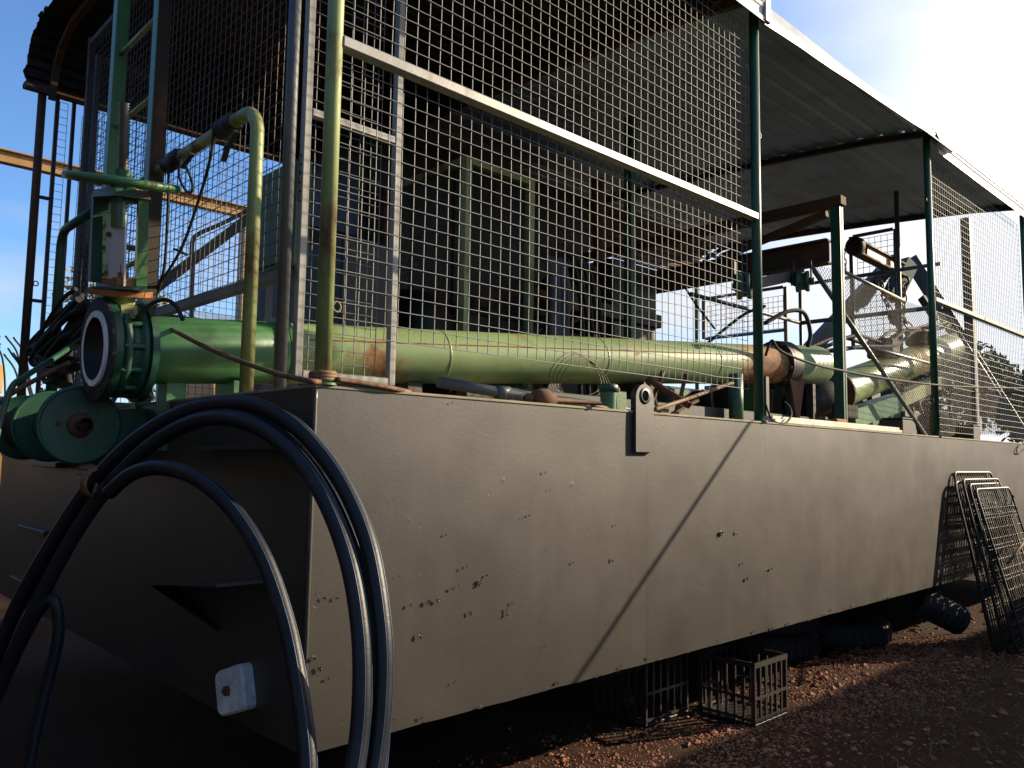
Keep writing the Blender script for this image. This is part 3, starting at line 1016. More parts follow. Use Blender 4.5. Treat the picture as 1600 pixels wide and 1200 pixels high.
MB().rev(PE, OX, prof, 36).build('outlet_bend', 'outlet', pipe)
# stirrups and saddle stands
def stand(d, w, mat='green', name='saddle_stand'):
    p = along(d)
    mb = MB()
    mb.bbox((p.x - .05, p.y - w, ZT), (p.x + .05, p.y + w, p.z - .145))
    mb.bbox((p.x - .09, p.y - w - .04, ZT + .001), (p.x + .09, p.y + w + .04, ZT + .012))
    mb.build(name, mat, pipe)
stand(.60, .10); stand(1.55, .05, 'steel_dark'); stand(3.3, .09, 'steel_dark'); stand(4.55, .05, 'green')
p = along(.12)
MB().bbox((-.02, p.y - .05, 1.52), (.07, p.y + .06, p.z - .12)).build('valve_stand', 'green', pipe)

AX = V((1, 0, .035)).normalized(); BX = V((0, 1, 0))     # the valve sits square to the hull end
valve = thing('gate_valve', along(.08), 'green knife gate valve with handwheel, threaded stem and open white ringed flange', 'valve')
mb = MB()
mb.disc(along(0.012), AX, .222, .030, 44, .150)
mb.rev(along(.012), AX, [(.030, .20), (.045, .196), (.060, .200)], 40)
mb.build('outer_flange', 'teal', valve)
mb = MB()
mb.disc(along(-.002), AX, .224, .014, 44, .163)
mb.build('gasket', 'black_rubber', valve)
mb = MB()
mb.rev(along(-.012), AX, [(.0, .137), (0, .163), (.010, .165)], 44, False)
mb.build('seat_ring', 'white_ring', valve)
mb = MB(); mb.rev(along(-.012), AX, [(.002, .1368), (.09, .136), (.092, .128), (.22, .128), (.222, .0001)], 44)
mb.build('bore', 'steel_dark', valve)
mb = MB()
mb.rev(along(.055), AX, [(0, .196), (.0, .208), (.028, .210), (.030, .188), (.075, .188), (.077, .212), (.10, .212), (.10, .19)], 44)
for k in range(12):
    a = 2 * math.pi * k / 12
    p = along(.05) + BX * (.196 * math.cos(a)) + V((0, 0, .196 * math.sin(a)))
    mb.rev(p, AX, [(0, .014), (.09, .014)], 8)
mb.build('body', 'teal', valve)
mb = MB(); mb.disc(along(.160), AX, .226, .028, 44, .12); mb.build('inner_flange', 'teal', valve)
mb = MB()
for k in range(8):
    a = 2 * math.pi * (k + .5) / 8
    p = along(.018) + BX * (.193 * math.cos(a)) + V((0, 0, .193 * math.sin(a)))
    mb.rev(p, AX, [(-.020, .0001), (-.020, .010), (-.002, .010), (-.001, .017), (.014, .017)], 6, False)
mb.build('flange_stud_ring', 'rust', valve)['kind'] = 'stuff'
CV = along(.095)                                # axis of the stem, at pipe height
up = (V((0, 0, 1)) - BX * .20 - AX * .10).normalized()
BXT = (BX - up * BX.dot(up)).normalized()         # the bonnet leans a little off plumb
AXT = BXT.cross(up)
if AXT.dot(AX) < 0: AXT = -AXT
def vp(b, a, z): return CV + BXT * b + AXT * a + up * z
def vbox(mb, b0, b1, a0, a1, z0, z1, tb=1.0, ta=1.0):
    vs = [vp(b, a, z0) for b, a in ((b0,a0),(b1,a0),(b1,a1),(b0,a1))]
    bm_, am_ = (b0 + b1) / 2, (a0 + a1) / 2
    vs += [vp(bm_ + (b - bm_) * tb, am_ + (a - am_) * ta, z1) for b, a in ((b0,a0),(b1,a0),(b1,a1),(b0,a1))]
    mb.add(vs, [(3,2,1,0),(4,5,6,7),(0,1,5,4),(1,2,6,5),(2,3,7,6),(3,0,4,7)])
mb = MB()
vbox(mb, -.13, .13, -.036, .036, .15, .205, .82, .9)
mb.rev(vp(0, 0, .14), up, [(0, .10), (.05, .062), (.085, .058), (.105, .09)], 24)
mb.build('bonnet', 'green_rusty', valve)
mb = MB(); mb.disc(vp(0, 0, .240), up, .128, .024, 32); mb.build('gland_flange', 'orange_rust', valve)
mb = MB(); mb.disc(vp(0, 0, .266), up, .118, .006, 28); vbox(mb, -.15, .14, -.058, .058, .272, .286); mb.build('yoke_foot', 'teal', valve)
mb = MB(); vbox(mb, -.105, .06, -.060, -.030, .288, .310); vbox(mb, -.115, -.06, -.055, .045, .2885, .3195); mb.build('packing_gland', 'orange_rust', valve)
for b, a in ((-.088, -.02), (.088, -.02)):
    mb = MB()
    mb.rev(vp(b, a, .32), up, [(0, .022), (.022, .022), (.022, .013), (.055, .012), (.06, .0001)], 6, False)
    mb.build('gland_bolt', 'orange_rust', valve)
mb = MB(); vbox(mb, .118, .150, -.088, -.012, .287, .655, .9, .8); mb.build('yoke_arm', 'teal', valve)
mb = MB(); vbox(mb, -.128, -.104, .020, .066, .290, .655, .9, .9); mb.build('yoke_arm', 'green', valve)
mb = MB(); vbox(mb, -.145, .152, -.080, .066, .656, .690, .95, .9); vbox(mb, -.10, .10, -.038, .038, .635, .6555); mb.build('yoke_bridge', 'teal', valve)
mb = MB(); vbox(mb, -.125, .112, -.030, -.022, .285, .585); mb.build('blade', 'blade', valve)
mb = MB(); vbox(mb, -.127, .02, -.040, -.0305, .53, .632); mb.rev(vp(.05, -.046, .50), AX, [(0, .0001), (0, .011), (.016, .011)], 8, False); mb.build('blade_clevis', 'green', valve)
# stem with a real thread
mb = MB()
pr = []
for k in range(74):
    d = .60 + k * .0062
    pr.append((d, .0240 if k % 2 else .0165))
pr.append((.60 + 74 * .0062, .0001))
mb.rev(vp(0, 0, 0), up, pr, 14)
mb.build('threaded_stem', 'stem', valve)
# handwheel, a little out of level
wc = vp(0, 0, .725)
wa = (up - BX * .07).normalized()
wu = (BX - wa * BX.dot(wa)).normalized(); wv = wa.cross(wu)
wheel = MB()
wheel.tube([wc + (wu * math.cos(2*math.pi*k/36) + wv * math.sin(2*math.pi*k/36)) * .215 for k in range(36)], .0185, 10, False, True)
wheel = wheel.build('handwheel', 'green', valve)
mb = MB(); mb.rev(wc - wa * .03, wa, [(0, .0001), (0, .05), (.03, .062), (.05, .055), (.058, .034), (.082, .034), (.082, .02)], 8, False); mb.build('hub', 'green', wheel)
for k in range(4):
    a = 2 * math.pi * k / 4 + .5
    mb = MB(); mb.bar(wc + (wu * math.cos(a) + wv * math.sin(a)) * .045, wc + (wu * math.cos(a) + wv * math.sin(a)) * .205, .034, .016, wa)
    mb.build('spoke', 'green', wheel)

# ================================================================== WINCH
W1 = V((-0.297, 1.500, 1.631)); W2 = V((-0.262, 2.578, 1.640))
WAx = (W2 - W1).normalized()
wl = (W2 - W1).length
winch = thing('deck_winch', W1, 'green twin disc winch drum hanging off the dark hull end', 'winch')
def flange_disc(p, name='drum_flange'):
    mb = MB()
    mb.disc(p, WAx, .165, .016, 44, .03)
    mb.tube([p + WAx * .008 + (V((1,0,0)) * math.cos(2*math.pi*k/44) + WAx.cross(V((1,0,0))).normalized() * math.sin(2*math.pi*k/44)) * .165 for k in range(44)], .010, 6, False, True)
    return mb.build(name, 'teal', winch)
flange_disc(W1); flange_disc(W1 + WAx * (wl * .48)); flange_disc(W2)
MB().rev(W1, WAx, [(.016, .085), (wl, .085)], 28).build('drum', 'teal', winch)
mb = MB(); turns = []
n = 320
for k in range(n):
    a = 2 * math.pi * k / 20
    d = wl * (.52 + .44 * k / n)
    u = V((1, 0, 0)); u = (u - WAx * u.dot(WAx)).normalized(); w = WAx.cross(u)
    turns.append(W1 + WAx * d + (u * math.cos(a) + w * math.sin(a)) * (.108 + .004 * math.sin(k * 1.7)))
mb.tube(turns, .016, 6)
mb.build('wound_rope', 'black_rubber', winch)
mb = MB(); mb.rev(W1, WAx, [(-.032, .0001), (-.032, .034), (-.022, .050), (.0, .056)], 24); mb.build('hub', 'rust', winch)
mb = MB(); mb.rev(W1 + V((-.085, 0, .005)), WAx, [(-.022, .0001), (-.022, .010), (0, .010)], 8, False); mb.build('drive_pin', 'rust', winch)
for d in (.035, wl * .51, wl + .03):
    p = W1 + WAx * d
    mb = MB()
    mb.prism([(p.x - .06, p.y, p.z - .06), (p.x + .03, p.y, p.z + .07), (-.001, p.y, ZT - .03), (-.001, p.y, 1.42), ], (0, .016, 0))
    mb.build('side_bracket', 'teal', winch)
mb = MB(); mb.rev(W1, WAx, [(-.10, .028), (wl + .07, .028)], 14); mb.build('shaft', 'steel_dark', winch)

t = thing('stay_tube', (-0.618, 1.390, 1.639), 'pale green bent tube in front of the winch at the left edge', 'tube')
MB().tube(smooth_path([(-0.651, 1.373, 1.470), (-0.625, 1.398, 1.626), (-0.577, 1.472, 1.775), (-0.513, 1.542, 1.833), (-0.375, 1.675, 1.935), (-0.198, 1.906, 2.066)], 6), .013, 10).build('tube', 'teal', t)

# ================================================================== BLACK HOSES AND LOOSE CABLES
hb = thing('hose_bundle', (-0.264, 2.094, 2.175), 'drooping bundle of black hydraulic hoses left of the valve', 'hoses')
rnd = random.Random(21)
for k in range(13):
    f = k / 12
    a = V((-0.217, 1.892, 2.311)).lerp(V((-0.213, 1.779, 2.083)), f)
    c_ = V((-0.256, 2.145, 2.255)).lerp(V((-0.254, 1.965, 2.017)), f)
    b_ = V((-0.285, 2.400, 2.111)).lerp(V((-0.282, 2.144, 1.916)), f)
    e_ = V((-0.289, 2.413, 2.043)).lerp(V((-0.266, 1.995, 1.876)), f)
    j = lambda s=.02: V((rnd.uniform(-s, s), rnd.uniform(-.12, .12), rnd.uniform(-s, s)))
    mb = MB(); mb.tube(smooth_path([a + j(), c_ + j(.03), b_ + j(), e_ + j(), V((-0.192, 1.985, 1.939)) + j(.03)], 8), rnd.choice((.011, .013, .016)), 8)
    mb.build('hose', 'black_rubber', hb)
mb = MB()
for k in range(6):
    mb.tube(smooth_path([V((-0.176, 1.795, 2.215)) + j(.03), V((-0.214, 1.977, 2.168)) + j(.03), V((-0.240, 2.165, 1.987)) + j(.03), V((-0.228, 2.101, 1.853)) + j(.02)], 8), .02, 8)
mb.build('sleeve', 'black_rubber', hb)
t = thing('hanging_cable', (0.000, 1.225, 2.816), 'looped black cables hanging from the taped handrail', 'cable')
MB().tube(smooth_path([(0.000, 1.293, 2.885), (0.000, 1.296, 2.794), (0.000, 1.211, 2.707), (0.000, 1.143, 2.682), (0.000, 1.142, 2.726), (0.000, 1.226, 2.828)], 7), .006, 7).build('loop', 'cable', t)
MB().tube(smooth_path([(0.000, 1.434, 2.907), (0.020, 1.469, 2.668), (0.050, 1.559, 2.407), (0.080, 1.756, 2.279), (0.100, 2.057, 2.218)], 7), .007, 7).build('drop_cable', 'cable', t)
MB().tube(smooth_path([(0.000, 0.933, 2.904), (0.000, 0.958, 2.782), (0.020, 1.121, 2.623), (0.040, 1.351, 2.448), (0.060, 1.723, 2.311), (0.080, 2.070, 2.244)], 7), .007, 7).build('drop_cable', 'cable', t)
mb = MB(); mb.bar((0.030, 1.390, 2.471), (0.030, 1.233, 2.416), .01, .01); mb.build('cable_tie', 'cable', t)
for q in (((0.000, 1.159, 2.864), (0.000, 1.263, 2.825)), ((0.000, 0.783, 2.796), (0.000, 0.820, 2.740)), ((0.000, 0.704, 2.837), (0.000, 0.806, 2.780))):
    mb = MB(); mb.bar(q[0], q[1], .022, .012); mb.build('tape_tail', 'tape', t)
t = thing('sensor_lead', (-0.099, 1.109, 2.111), 'short black lead arching onto the green pipe flange', 'cable')
MB().tube(smooth_path([(-0.204, 1.145, 2.082), (-0.171, 1.106, 2.134), (-0.126, 1.059, 2.162), (-0.098, 0.995, 2.130), (-0.080, 0.958, 2.068)], 7), .009, 8).build('lead', 'cable', t)

# wire ropes
def rope(pts, label, r=.009, mat='rope', name='wire_rope', n=10):
    pts = [tuple(p) for p in pts]
    t = thing(name, pts[0], label, 'rope')
    path = smooth_path(pts, n)
    mb = MB(); mb.tube(path, r, 8); mb.build('strand', mat, t)
    return t
t = rope([(-0.626, 1.528, 1.699), (-0.536, 1.430, 1.786), (-0.426, 1.244, 1.877)], 'rusty rope crossing in front of the winch at the far left', .010)
t = rope([(-0.030, 1.646, 2.173), (-0.040, 1.323, 2.098), (-0.050, 0.733, 1.927), (-0.030, 0.278, 1.810), (-0.042, -0.010, 1.759), (0.011, -0.010, 1.757)], 'rusty wire rope tied low round the corner post', .0095)
mb = MB()
pp = []
for k in range(40):
    a = 2 * math.pi * k / 13
    pp.append((P1[0] + .040 * math.cos(a), P1[1] + .040 * math.sin(a), ZT + .012 + k * .0008))
mb.tube(pp, .010, 6); mb.build('wrap', 'rope', t)
mb = MB(); mb.tube(smooth_path([(.075, -.01, ZT + .02), (0.161, -0.012, 1.766), (0.303, -0.012, 1.756), (0.408, 0.020, 1.750)], 6), .010, 7); mb.build('tail', 'rope', t)
rope([(1.971, 0.050, 1.769), (2.257, 0.100, 1.828), (2.631, 0.160, 1.911), (2.976, 0.200, 1.992)], 'light brown rope slung from the lifting lug to the pipe', .011)
t = rope([(3.194, 0.100, 2.171), (3.221, 0.070, 2.267), (3.249, 0.030, 2.202), (3.550, 0.000, 2.156), (3.994, 0.000, 2.145), (4.988, 0.000, 2.153), (6.432, 0.000, 2.208), (8.936, 0.000, 2.369)], 'dark sagging cable strung across the open bay posts', .0085, 'cable', 'sagging_cable')
rope([(3.950, 0.517, 2.519), (4.154, 0.447, 2.624), (4.338, 0.409, 2.635), (4.479, 0.430, 2.503), (4.473, 0.450, 2.395)], 'black hose arching from the pump drum in the open bay', .016, 'cable', 'arched_hose')
rope([(3.748, 0.900, 2.363), (3.896, 0.800, 2.510), (4.001, 0.700, 2.619), (4.115, 0.600, 2.681)], 'thin black hose crossing the bright gap behind the mesh', .012, 'cable', 'thin_hose')
rope([(4.421, 1.600, 3.135), (4.684, 1.600, 2.924), (4.854, 1.500, 2.693)], 'dark rod slanting down through the bright gap', .010, 'cable', 'control_rod')

# ================================================================== POLY PIPE COIL leaning at the hull end
coil = thing('poly_pipe_coil', (-.3, .6, 0), 'big loose coil of black poly pipe leaning on the hull end', 'pipe coil')
def coil_turn(pts, r=.027):
    path = smooth_path(pts, 10)
    o = MB(); o.tube(path, r, 14); o = o.build('pipe_turn', 'poly', coil)
    # thin co-extruded marking lines
    lm = MB()
    P = path
    for ang in (2.3, 3.4):
        pp = []
        for i in range(len(P)):
            tdir = (P[min(i+1, len(P)-1)] - P[max(i-1, 0)]).normalized()
            s = tdir.cross(V((1, 0, 0))).normalized(); q = s.cross(tdir)
            pp.append(P[i] + (s * math.cos(ang) + q * math.sin(ang)) * (r + .0002))
        lm.tube(pp, .0017, 4, False)
    lm.build('marking_line', 'blue_line', o)
coil_turn([(-0.127, -0.529, 0.466), (-0.058, -0.499, 0.687), (-0.034, -0.487, 0.852), (-0.025, -0.462, 1.023), (-0.020, -0.382, 1.232), (-0.027, -0.270, 1.387), (-0.046, -0.143, 1.509), (-0.078, 0.013, 1.615), (-0.124, 0.175, 1.676), (-0.185, 0.343, 1.686), (-0.260, 0.517, 1.649), (-0.347, 0.697, 1.546), (-0.426, 0.877, 1.383), (-0.502, 1.034, 1.161), (-0.570, 1.187, 0.909), (-0.622, 1.315, 0.630)])
coil_turn([(-0.192, -0.538, 0.473), (-0.121, -0.496, 0.701), (-0.100, -0.481, 0.863), (-0.088, -0.444, 1.028), (-0.085, -0.372, 1.199), (-0.088, -0.250, 1.359), (-0.096, -0.092, 1.488), (-0.132, 0.082, 1.587), (-0.187, 0.255, 1.632), (-0.249, 0.427, 1.615), (-0.330, 0.614, 1.519), (-0.406, 0.792, 1.357), (-0.473, 0.937, 1.156), (-0.541, 1.077, 0.898), (-0.596, 1.189, 0.650), (-0.645, 1.293, 0.424)])
coil_turn([(-0.078, -0.502, 0.434), (-0.003, -0.436, 0.658), (0.011, -0.416, 0.829), (0.002, -0.379, 1.044), (-0.011, -0.293, 1.233), (-0.035, -0.167, 1.403), (-0.071, -0.011, 1.533), (-0.124, 0.180, 1.628), (-0.191, 0.379, 1.666), (-0.271, 0.560, 1.617), (-0.362, 0.776, 1.475), (-0.445, 0.949, 1.284), (-0.515, 1.115, 1.058), (-0.585, 1.257, 0.804), (-0.632, 1.359, 0.574)], .025)
coil_turn([(-0.232, -0.414, 0.459), (-0.192, -0.366, 0.649), (-0.182, -0.288, 0.837), (-0.175, -0.179, 1.017), (-0.190, -0.047, 1.194), (-0.225, 0.107, 1.334), (-0.276, 0.268, 1.427), (-0.337, 0.434, 1.460), (-0.385, 0.567, 1.435), (-0.420, 0.679, 1.366)], .026)
coil_turn([(-0.527, 1.061, 0.273), (-0.503, 1.033, 0.526), (-0.480, 1.001, 0.714), (-0.472, 0.977, 0.846), (-0.491, 0.980, 0.953), (-0.527, 1.048, 0.912), (-0.575, 1.160, 0.723), (-0.626, 1.262, 0.522)], .022)
mb = MB()
pt = V((-0.420, 0.814, 1.396))
for k in range(3):
    mb.tube([pt + V((.055 * math.cos(a) , .02 * k + .045 * math.cos(a), .050 * math.sin(a))) for a in [2*math.pi*i/14 for i in range(14)]], .006, 5, False, True)
mb.tube([pt, pt + V((-.01, .01, -.05)), pt + V((0, .02, -.09))], .006, 5)
mb.build('tie_rope', 'rope', coil)

# ================================================================== DECK CLUTTER BELOW THE PIPE
t = thing('grey_conduit', (0.943, 0.450, 1.846), 'grey plastic conduit lying along the deck under the pipe', 'conduit')
MB().tube([(0.926, 0.500, 1.857), (1.236, 0.420, 1.826), (1.655, 0.300, 1.793), (2.033, 0.250, 1.769)], .026, 10).build('tube', 'gunmetal', t)
MB().rev(V((1.257, 0.420, 1.825)), (1, -.1, 0), [(-.04, .030), (-.04, .033), (.04, .033), (.04, .030)], 12).build('coupling', 'gunmetal', t)
t = thing('hose_fitting', (1.162, 0.050, 1.777), 'small round brown coupling lying on the deck edge', 'fitting')
c_ = V((1.173, 0.060, 1.773))
MB().rev(c_, (1, -.3, -.02), [(-.10, .010), (-.085, .022), (-.06, .022), (-.055, .014), (-.05, .040), (-.02, .046), (.02, .046), (.03, .034), (.05, .034), (.055, .012), (.30, .009)], 14).build('coupling_body', 'brown_frame', t)
MB().tube(smooth_path([c_ + V((.29, -.03, -.01)), c_ + V((.42, -.02, -.02)), c_ + V((.62, .02, -.03))], 5), .010, 8).build('pigtail', 'rope', t)
t = thing('bollard_stub', (1.698, 0.040, 1.755), 'short green capped stub on the deck beside the lug', 'bollard')
bs = V((1.62, .06, ZT))
MB().rev(bs, (0, 0, 1), [(0, .040), (.085, .040)], 18).build('tube', 'green', t)
MB().rev(bs, (0, 0, 1), [(.086, .0001), (.086, .046), (.118, .046), (.124, .038), (.124, .0001)], 18).build('cap', 'teal', t)
MB().sphere(bs + V((.05, -.01, .10)), .016, 8).build('grease_nipple', 'orange_rust', t)
t = thing('green_bracket', (1.78, .12, ZT), 'green steel bracket standing right behind the lifting lug', 'bracket')
MB().bbox((1.70, .09, ZT), (1.80, .15, ZT + .10)).build('plate', 'green', t)
t = thing('ribbed_hose', (2.241, 0.300, 1.970), 'short ribbed brown hose end under the pipe', 'hose')
pr = []
for k in range(36): pr.append((k * .0085, .022 if k % 2 else .017))
a_ = V((2.320, 0.350, 1.973)); b_ = V((2.345, 0.220, 1.888))
MB().rev(a_, b_ - a_, [(d, r) for d, r in pr], 12).build('hose', 'brown_frame', t)
t = thing('wire_coil', (2.130, 0.700, 1.987), 'loose coil of thin wire hanging under the pipe', 'wire')
mb = MB()
for k in range(4):
    c_ = V((2.158, 0.750, 2.011)) + V((.03 * k, .0, -.01 * k))
    mb.tube([c_ + V((.22 * math.cos(a), .03 * math.sin(a * 2), .13 * math.sin(a))) for a in [2*math.pi*i/28 for i in range(28)]], .003, 4, False, True)
mb.build('loop', 'wire_dark', t)
# timber and scrap between pipe and deck
rnd = random.Random(5)
for k, (x, dx_, dz_, w, mt, lab) in enumerate(((2.05, .38, .03, .030, 'rust', 'long rusty bar lying nearly flat on the deck under the pipe end'),
        (2.22, .22, .26, .024, 'brown_frame', 'brown bar propped steeply against the pipe end'), (2.42, -.10, .20, .018, 'steel_dark', 'thin dark bar leaning back toward the lug'),
        (2.58, .30, .12, .026, 'rust', 'bent rusty offcut half raised beside the second post'), (2.74, .06, .28, .030, 'brown_frame', 'thick brown stub standing up just left of the second post'))):
    t = thing('scrap_bar', (x, .35, ZT), lab, 'scrap', 'scrap bars heaped under the pipe end')
    a_ = V((x, .22 + .06 * k, ZT + .016)); b_ = a_ + V((dx_, .08 - .03 * k, dz_))
    mid = a_.lerp(b_, .5) + V((.01, .0, .012))
    mb = MB(); mb.bar(a_, mid, w, w * .7); mb.bar(mid, b_, w * .98, w * .68); mb.build('bar', mt, t)
t = thing('pump_base', (2.2, .75, ZT), 'dark green skid base under the long pipe', 'skid')
MB().bbox((1.2, .62, ZT), (4.9, .70, ZT + .13)).build('beam', 'engine', t)
MB().bbox((1.2, 1.55, ZT), (4.9, 1.63, ZT + .13)).build('beam', 'engine', t)
for k in range(5):
    MB().bbox((1.35 + k * .8, .701, ZT), (1.42 + k * .8, 1.549, ZT + .10)).build('cross_member', 'engine', t)
t = thing('pale_extrusion', (3.2, .06, ZT), 'pale flat plank lying on the deck edge in the open bay', 'plank')
mb = MB()
mb.bbox((3.17, .028, ZT + .004), (5.16, .11, ZT + .026), .003); mb.bbox((3.17, .045, ZT + .0265), (5.15, .10, ZT + .046), .003)
mb.build('plank', 'tan_plank', t)
t = thing('cable_loop', (3.3, .05, ZT), 'thin black cable loop over the pale plank end', 'cable')
MB().tube(smooth_path([(3.004, 0.000, 1.860), (3.077, 0.000, 1.768), (3.225, 0.000, 1.748), (3.335, 0.010, 1.800), (3.398, 0.050, 1.861), (3.429, 0.100, 1.897)], 6), .006, 6).build('loop', 'cable', t)

# ================================================================== MACHINERY INSIDE THE CAGE
t = thing('mesh_guard_frame', (2.36, 2.02, ZT), 'green angle frame guard with fine mesh round the engine', 'guard')
FX, FY, FZ = 2.36, 2.02, 3.73
gy = 3.05; gx = 3.02
def ang(name, a, b, mat='green_rusty', w=.055):
    MB().bar(a, b, w, w).build(name, mat, t)
ang('leg', (FX, FY, ZT), (FX, FY, FZ)); ang('leg', (gx, FY, ZT), (gx, FY, FZ)); ang('leg', (FX, gy, ZT), (FX, gy, FZ))
ang('top_rail', (FX + .03, FY, FZ - .028), (gx - .03, FY, FZ - .028)); ang('top_rail', (FX, FY + .03, FZ - .028), (FX, gy - .03, FZ - .028))
wires('fine_mesh', t, 'steel_dark', (FX, FY + .04, 1.8), (0, 1, 0), (0, 0, 1), 34, 63, .03, r=.002, seg=1)
wires('fine_mesh', t, 'steel_dark', (FX + .04, FY + .01, 1.8), (1, 0, 0), (0, 0, 1), 21, 63, .03, r=.002, seg=1)

t = thing('diesel_engine', (3.3, 2.6, ZT), 'dark oily diesel engine deep inside the cage', 'engine')
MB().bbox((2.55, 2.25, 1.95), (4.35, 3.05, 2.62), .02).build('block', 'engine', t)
for k in range(6):
    MB().bbox((2.66 + k * .27, 2.38, 2.621), (2.86 + k * .27, 2.86, 2.74), .015).build('rocker_cover', 'engine', t)
MB().rev((2.2, 2.62, 2.45), (1, 0, 0), [(0, .0001), (0, .34), (.10, .36), (.22, .36), (.25, .30), (.35, .28)], 28).build('flywheel_housing', 'engine', t)
MB().tube(smooth_path([(2.7, 2.30, 2.72), (3.1, 2.22, 2.86), (3.9, 2.22, 2.86), (4.2, 2.3, 3.2), (4.2, 2.32, 4.1)], 6), .06, 12).build('exhaust_pipe', 'rust', t)
MB().rev((3.6, 2.35, 2.95), (1, 0, 0), [(0, .0001), (0, .15), (.42, .15), (.42, .0001)], 20).build('air_filter', 'panel_grey', t)
for k in range(3):
    MB().tube(smooth_path([(2.8 + k * .3, 2.2, 2.1), (2.9 + k * .3, 2.05, 2.4 + k * .1), (3.4 + k * .2, 2.1, 2.7), (3.6 + k * .2, 2.3, 2.6)], 6), .025, 8).build('coolant_hose', 'black_rubber', t)

t = thing('control_cabin', (3.0, 3.15, ZT), 'dark panelled control cabin filling the middle of the cage', 'cabin')
cab0, cab1 = 1.55, 5.05
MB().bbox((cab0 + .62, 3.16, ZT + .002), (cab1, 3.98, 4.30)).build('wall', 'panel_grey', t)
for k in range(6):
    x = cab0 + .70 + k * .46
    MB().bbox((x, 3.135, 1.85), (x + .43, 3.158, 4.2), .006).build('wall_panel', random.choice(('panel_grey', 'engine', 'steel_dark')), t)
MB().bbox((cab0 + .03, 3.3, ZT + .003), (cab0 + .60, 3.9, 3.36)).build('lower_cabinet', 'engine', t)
MB().bbox((3.3, 2.0, 2.74), (4.75, 2.06, 2.86)).build('side_rail', 'panel_grey', t)

# standing frames and tall items half seen through the mesh
t = thing('standing_channel', (3.95, 1.75, ZT), 'dark green steel channel standing behind the mesh, left of the bright gap', 'post')
MB().bbox((3.93, 1.72, ZT), (4.0, 1.80, 4.45)).build('channel', 'teal', t)
t = thing('hydraulic_tank', (4.3, 1.9, ZT), 'tall dark green hydraulic tank beside the bright gap', 'tank')
MB().bbox((4.1, 2.05, ZT), (4.75, 2.75, 3.3), .02).build('body', 'engine', t)
MB().bbox((4.2, 2.0, 2.1), (4.6, 2.049, 2.6)).build('cover', 'red_paint', t)
MB().rev((4.4, 2.4, 3.3), (0, 0, 1), [(0, .06), (.05, .06), (.06, .075), (.09, .075), (.09, .0001)], 14).build('filler_cap', 'steel_dark', t)
t = thing('hanging_overalls', (3.05, 1.75, ZT), 'dull blue grey rag bundle hanging behind the mesh', 'rags')
mb = MB()
for k in range(7):
    x = 2.98 + k * .028
    mb.tube(smooth_path([(x, 1.78, 3.05), (x + .01, 1.74 + .02 * (k % 2), 2.8), (x + .02, 1.76, 2.4), (x + .03 + .01 * (k % 3), 1.75, 2.12)], 6), .03, 7)
mb.build('cloth', painted('blue_grey_rag', (.05, .06, .075), 0, .9), t)
t = thing('spare_hoses', (3.35, 1.8, ZT), 'black hoses hanging in a loop beside the rag bundle', 'hoses')
for k in range(5):
    x = 3.18 + k * .06
    MB().tube(smooth_path([(x, 1.8, 3.2 - k * .03), (x + .10, 1.76, 3.0), (x + .18, 1.75, 2.5), (x + .12 + .04 * k, 1.72, 2.0), (x + .3, 1.74, 1.82)], 6), .018, 8).build('hose', 'black_rubber', t)
t = thing('dark_guard_box', (1.2, 2.4, ZT), 'dark green electrical box stack behind the mesh gate', 'cabinet')
MB().bbox((1.5, 2.30, ZT), (1.9, 2.95, 3.02), .01).build('box', 'engine', t)
MB().prism([(1.5, 2.28, 2.35), (1.5, 2.28, 2.9), (1.8, 2.28, 2.9)], (0, .02, 0)).build('gusset', 'steel_dark', t)
t = thing('green_cabinet', (.9, 2.3, 2.6), 'plain green switch cabinet above the grey front rail', 'cabinet')
c_ = (0.800, 2.179, 3.179)
MB().bbox((1.0, 2.06, 2.68), (1.12, 2.597, 3.36), .012).build('body', 'cabinet', t)
MB().bbox((.988, 2.10, 2.72), (.999, 2.55, 3.32), .006).build('door', 'cabinet', t)
MB().bbox((1.04, 2.10, ZT), (1.10, 2.16, 2.679)).build('leg', 'gunmetal', t)
MB().bbox((1.04, 2.48, ZT), (1.10, 2.54, 2.679)).build('leg', 'gunmetal', t)
t = thing('floor_screen', (.55, 3.9, ZT), 'chain hanging from the far handrail in shade', 'chain')
mb = MB()
for k in range(14):
    z = 2.78 - k * .045
    mb.tube([(.10 + .010 * math.cos(a) * (k % 2), 3.0 + .010 * math.cos(a) * (1 - k % 2), z + .028 * math.sin(a)) for a in [2*math.pi*i/8 for i in range(8)]], .006, 5, False, True)
mb.build('links', 'steel_dark', t)
for o in (t,): o.name = 'hanging_chain'

# ================================================================== PORTAL, PULLEYS AND GANTRY AT THE PUMP END
t = thing('portal_frame', (5.2, 2, ZT), 'green and brown portal frame standing in the open bay', 'portal frame')
px_, py_ = 4.96, .42
mb = MB(); mb.bbox((px_ - .032, py_ - .04, ZT), (px_ - .006, py_ + .04, 3.60), .003); mb.bbox((px_ + .006, py_ - .04, ZT), (px_ + .032, py_ + .04, 3.60), .003); mb.box((px_ - .0058, py_ + .015, ZT + .01), (px_ + .0058, py_ + .03, 3.58))
mb.build('near_leg', 'teal', t)
MB().bbox((px_ - .05, 3.55, ZT), (px_ + .05, 3.67, 3.60), .003).build('far_leg', 'teal', t)
mb = MB(); mb.ibeam((px_, py_ + .065, 3.24), (px_, 3.545, 3.24), .12, .20, .014); mb.build('cross_beam', 'brown_frame', t)
MB().bbox((px_ - .05, py_ - .06, 3.602), (px_ + .05, 3.67, 3.68), .004).build('head_beam', 'brown_frame', t)
MB().bar((px_, .50, 3.56), (px_, 1.5, 3.36), .05, .06).build('brace', 'brown_frame', t)
MB().bar((px_, 2.4, 3.36), (px_, 3.45, 3.56), .05, .06).build('brace', 'brown_frame', t)

